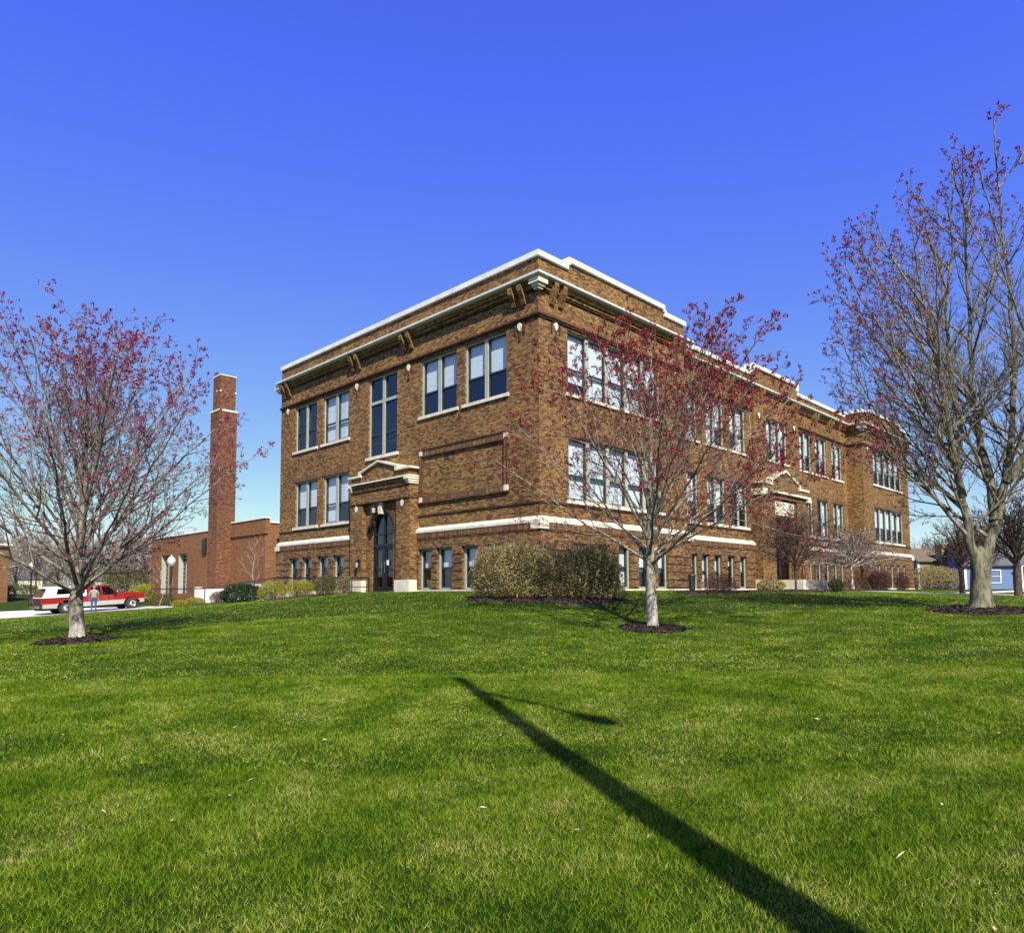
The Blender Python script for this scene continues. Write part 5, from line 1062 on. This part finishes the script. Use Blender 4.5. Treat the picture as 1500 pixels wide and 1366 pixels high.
# ---------------------------------------------------------------- shrubs
def shrub(name,loc,w,d,h,mleaf,mtw,label,seed,nleaf,nst,ls=.04,shape='round',group=None,rot=0,cat='shrub',asp=.45,upright=.0):
    """leafy or twiggy shrub: stems from the foot plus leaf-sized faces spread through an uneven volume"""
    rng=random.Random(seed); st=MB().mat(mtw); lf=MB().mat(mleaf)
    def env(x,y,z):
        X,Y,Z=x/(w/2),y/(d/2),z/h
        nz=noise.noise(Vector((x*1.7+seed,y*1.7,z*1.7)))*.28+noise.noise(Vector((x*5+seed,y*5,z*5)))*.14
        if shape=='round': return X*X+Y*Y+((Z-.42)/.58)**2<1+nz
        return max(abs(X)**3.2+abs(Y)**3.2,0)**(1/3.2)<1+nz*.6 and Z<.93+nz*.5 
    c,s_=math.cos(rot),math.sin(rot)
    def Rt(v): return Vector((v.x*c-v.y*s_,v.x*s_+v.y*c,v.z))
    for _ in range(nst):
        x=rng.uniform(-.5,.5)*w*.75; y=rng.uniform(-.5,.5)*d*.75; a=Vector((x*.75,y*.75,-.05)); l=h*rng.uniform(.6,1.05); e=Vector((x+rng.gauss(0,.16)*h,y+rng.gauss(0,.16)*h,l))
        if not env(e.x,e.y,min(e.z,h*.9)): e=Vector((x,y,h*.75))
        st.tube([Rt(a),Rt((a+e)/2+Vector((rng.gauss(0,.04),rng.gauss(0,.04),0))),Rt(e)],[.012,.008,.004],3,cap=False)
        for k in range(2):
            p=a.lerp(e,rng.uniform(.35,.9)); q=p+Vector((rng.gauss(0,1),rng.gauss(0,1),rng.uniform(.2,1.6))).normalized()*h*.2*rng.uniform(.5,1.2)
            if env(q.x,q.y,q.z): st.tube([Rt(p),Rt(q)],[.006,.003],3,cap=False)
    g=np.random.default_rng(seed); got=[]; tot=0
    def envN(x,y,z):
        X,Y,Z=x/(w/2),y/(d/2),z/h
        def nn(f): return (vnoise(X+seed,Y*1.0+Z*1.3,f)+vnoise(Y+7.3,Z+X*.7+seed,f)+vnoise(Z+3.1,X-Y,f))/3-.5
        nz=nn(1.7)*.9+nn(5.)*.5
        if shape=='round': return X*X+Y*Y+((Z-.42)/.58)**2<1+nz
        return (np.abs(X)**2.3+np.abs(Y)**2.1+np.clip((Z-.38)/.60,0,9)**2.3+np.clip((.16-Z)/.5,0,1)*.5)<1+nz*1.5
    while tot<nleaf:
        n=nleaf*3; x=g.uniform(-.56,.56,n)*w; y=g.uniform(-.56,.56,n)*d; z=g.uniform(.02,1.08,n)*h
        k=envN(x,y,z); k&=~(envN(x*1.35,y*1.35,z+.22*h)&(g.random(n)<.72)); P=np.c_[x,y,z][k]; got.append(P); tot+=len(P)
        if len(P)<20: break
    P=np.concatenate(got)[:nleaf]; n=len(P); a=g.normal(size=(n,3)); a[:,2]+=upright; a/=np.linalg.norm(a,axis=1,keepdims=True); a*=ls*g.uniform(.6,1.3,(n,1)); b=np.cross(a,g.normal(size=(n,3))); b=b/np.linalg.norm(b,axis=1,keepdims=True)*ls*asp
    V=np.stack([P-a,P+b,P+a,P-b],1).reshape(-1,3); V=np.c_[V[:,0]*c-V[:,1]*s_,V[:,0]*s_+V[:,1]*c,V[:,2]]
    lf.v+=V.tolist(); lf.f+=np.arange(4*n).reshape(-1,4).tolist(); lf.mi+=[0]*n
    root=empty(name,loc,label,cat,group,local=True); st.build('stems',root,False,False); lf.build('foliage',root,False,False); return root
L_tan=leaf('tan_hedge_leaf',[(.12,.09,.035),(.30,.24,.095),(.42,.35,.15),(.24,.22,.065),(.52,.43,.23)])
L_yel=leaf('yellow_green_leaf',[(.13,.14,.012),(.31,.30,.02),(.42,.38,.03),(.20,.23,.02)])
L_dk=leaf('dark_glossy_leaf',[(.008,.022,.006),(.02,.05,.012),(.035,.075,.02),(.05,.08,.03)],rough=.35)
L_ol=leaf('olive_leaf',[(.04,.05,.01),(.10,.11,.02),(.16,.15,.04),(.07,.08,.02)])
L_br=leaf('brown_leaf',[(.06,.03,.02),(.14,.07,.045),(.20,.12,.08),(.10,.05,.03)])
L_rd=leaf('red_brown_leaf',[(.04,.012,.010),(.09,.03,.02),(.13,.05,.03)])
TW=M_twigD
hA=at(772,24.1); hB=at(866,24.3)
rotR=0
shrub('clipped_hedge',hA,3.5,1.7,1.93,L_tan,TW,'big clipped tan forsythia hedge in front of the school corner, its left half',31,34000,300,.034,'box',rot=YAW-math.pi/2+.05,group='hedges in front of the school corner',cat='hedge')
shrub('clipped_hedge',hB,2.3,1.7,2.0,L_tan,TW,'taller narrower tan twiggy hedge in front of the school corner, its right half',32,24000,300,.034,'box',rot=YAW-math.pi/2-.1,group='hedges in front of the school corner',cat='hedge')
mulch(at(802,23.9),2.6,seed=5,sy=.45,rot=YAW-math.pi/2,n=2500)
for i,(px,D,w,h,m_,lab,n_,ls,up) in enumerate([
 (478,33.0,1.26,.98,L_ol,'round olive-green bush left of the arched door',5000,.026,0),(440,35,1.45,.92,L_yel,'round yellow-green bush second from the arched door',5000,.026,0),(400,36.8,1.65,1.02,L_yel,'broad golden-green bush at the school\'s left corner',6000,.028,0),
 (355,40,2.4,1.05,L_dk,'dark glossy evergreen bush below the white ramp wall',4500,.06,0),(322,42,1.2,.75,L_br,'low brown dried bush left of the dark evergreen',2500,.03,0),(287,44,1.3,.55,L_yel,'low golden bush between the lamp post and the ramp wall',3000,.03,0),(264,45.5,1.1,.48,L_yel,'smallest golden bush beside the globe lamp post',2500,.03,0),
 (240,52,2.0,.9,L_ol,'dull olive bush below the boiler house windows',2500,.05,0),(505,32.3,.8,.95,L_tan,'thin twiggy shrub against the wall left of the arched door',900,.022,.8),
 (1054,29.5,1.7,.85,L_br,'low reddish-brown twiggy bush below the basement windows',3200,.026,.8),(1290,42,1.5,1.3,L_rd,'dark reddish bush at the foot of the far pavilion',3000,.04,0),
 (1322,46,1.0,1.2,L_rd,'small dark red bush at the school\'s far corner',1500,.04,0),(1270,44,3.0,.95,L_rd,'low dark red clump behind the pale-trunked tree',3000,.04,0),
 (1372,58,4.2,2.0,L_tan,'large olive-tan hedge beyond the school\'s right end',7000,.06,0),(1226,36,.9,.7,L_dk,'small dark evergreen beside the entrance steps',1200,.04,0),
 (1130,33.5,1.6,.6,L_tan,'flattened dry ornamental grass beside the entrance steps',2200,.05,-.5),
 (190,75,5,3.2,L_ol,'large pale olive shrub behind the pickup bonnet',5000,.09,0),(215,62,3.2,1.6,L_yel,'round golden shrub behind the front of the pickup',3000,.06,0),(30,72,4,1.4,L_ol,'low olive shrub left of the pickup by the far lamp post',2500,.08,0)]):
    b=at(px,D); shrub('shrub',b,w,w*.85,h,m_,TW,lab,50+i,n_,60,ls,'round',upright=up)
# planted beds along the walls
mulch(at(1160,34),3.6,seed=8,sy=.42,n=1500); mulch(at(445,34.6),2.2,seed=9,sy=.6,n=600,rot=2.0); mulch(at(1045,29.6),2.6,seed=10,sy=.35,n=900)
mulch(at(330,41.5),3.0,seed=12,sy=.5,n=600,rot=2.0); mulch(at(1255,40.5),3.5,seed=13,sy=.4,n=900)
# far wooded background
def woods(name,label,px0,px1,D,h,n,seed,mleaf,dz=0):
    rng=random.Random(seed); lf=MB().mat(mleaf)
    g=np.random.default_rng(seed); px=g.uniform(px0,px1,n); d=D*g.uniform(.85,1.15,n)
    dx=fw.x+RV.x*(px-750)/F; dy=fw.y+RV.y*(px-750)/F; k=d/(dx*HF.x+dy*HF.y); x=CX+dx*k; y=CY+dy*k
    hh=h*(.5+.45*vnoise(px*.02,px*0+seed,1.)+.35*vnoise(px*.09,px*0+seed+2,1.)-.1); z=hgtN(x,y)+hh*g.random(n)**.9
    P=np.c_[x,y,z]; v=np.c_[g.normal(0,.5,n),g.normal(0,.5,n),np.ones(n)]; v=v/np.linalg.norm(v,axis=1,keepdims=True)*g.uniform(.4,1.3,(n,1))
    s_=np.cross(v,np.c_[g.normal(size=(n,2)),np.zeros(n)]); s_=s_/np.linalg.norm(s_,axis=1,keepdims=True)*g.uniform(.03,.10,(n,1))
    V=np.stack([P-s_,P+s_,P+s_*.3+v,P-s_*.3+v],1).reshape(-1,3); lf.v+=V.tolist(); lf.f+=np.arange(4*n).reshape(-1,4).tolist(); lf.mi+=[0]*n
    o=lf.build(name,None,False,False); return tag(o,label,'woodland',kind='stuff')
L_w=leaf('far_wood_twigs',[(.05,.04,.03),(.13,.10,.07),(.20,.16,.11),(.12,.13,.05)],trans=0)
woods('woodland','brown and olive woodland seen beyond the pickup on the left',-250,330,210,17,60000,3,L_w)
woods('woodland','brown woodland line beyond the houses on the right',1335,1720,190,11,26000,4,L_w)
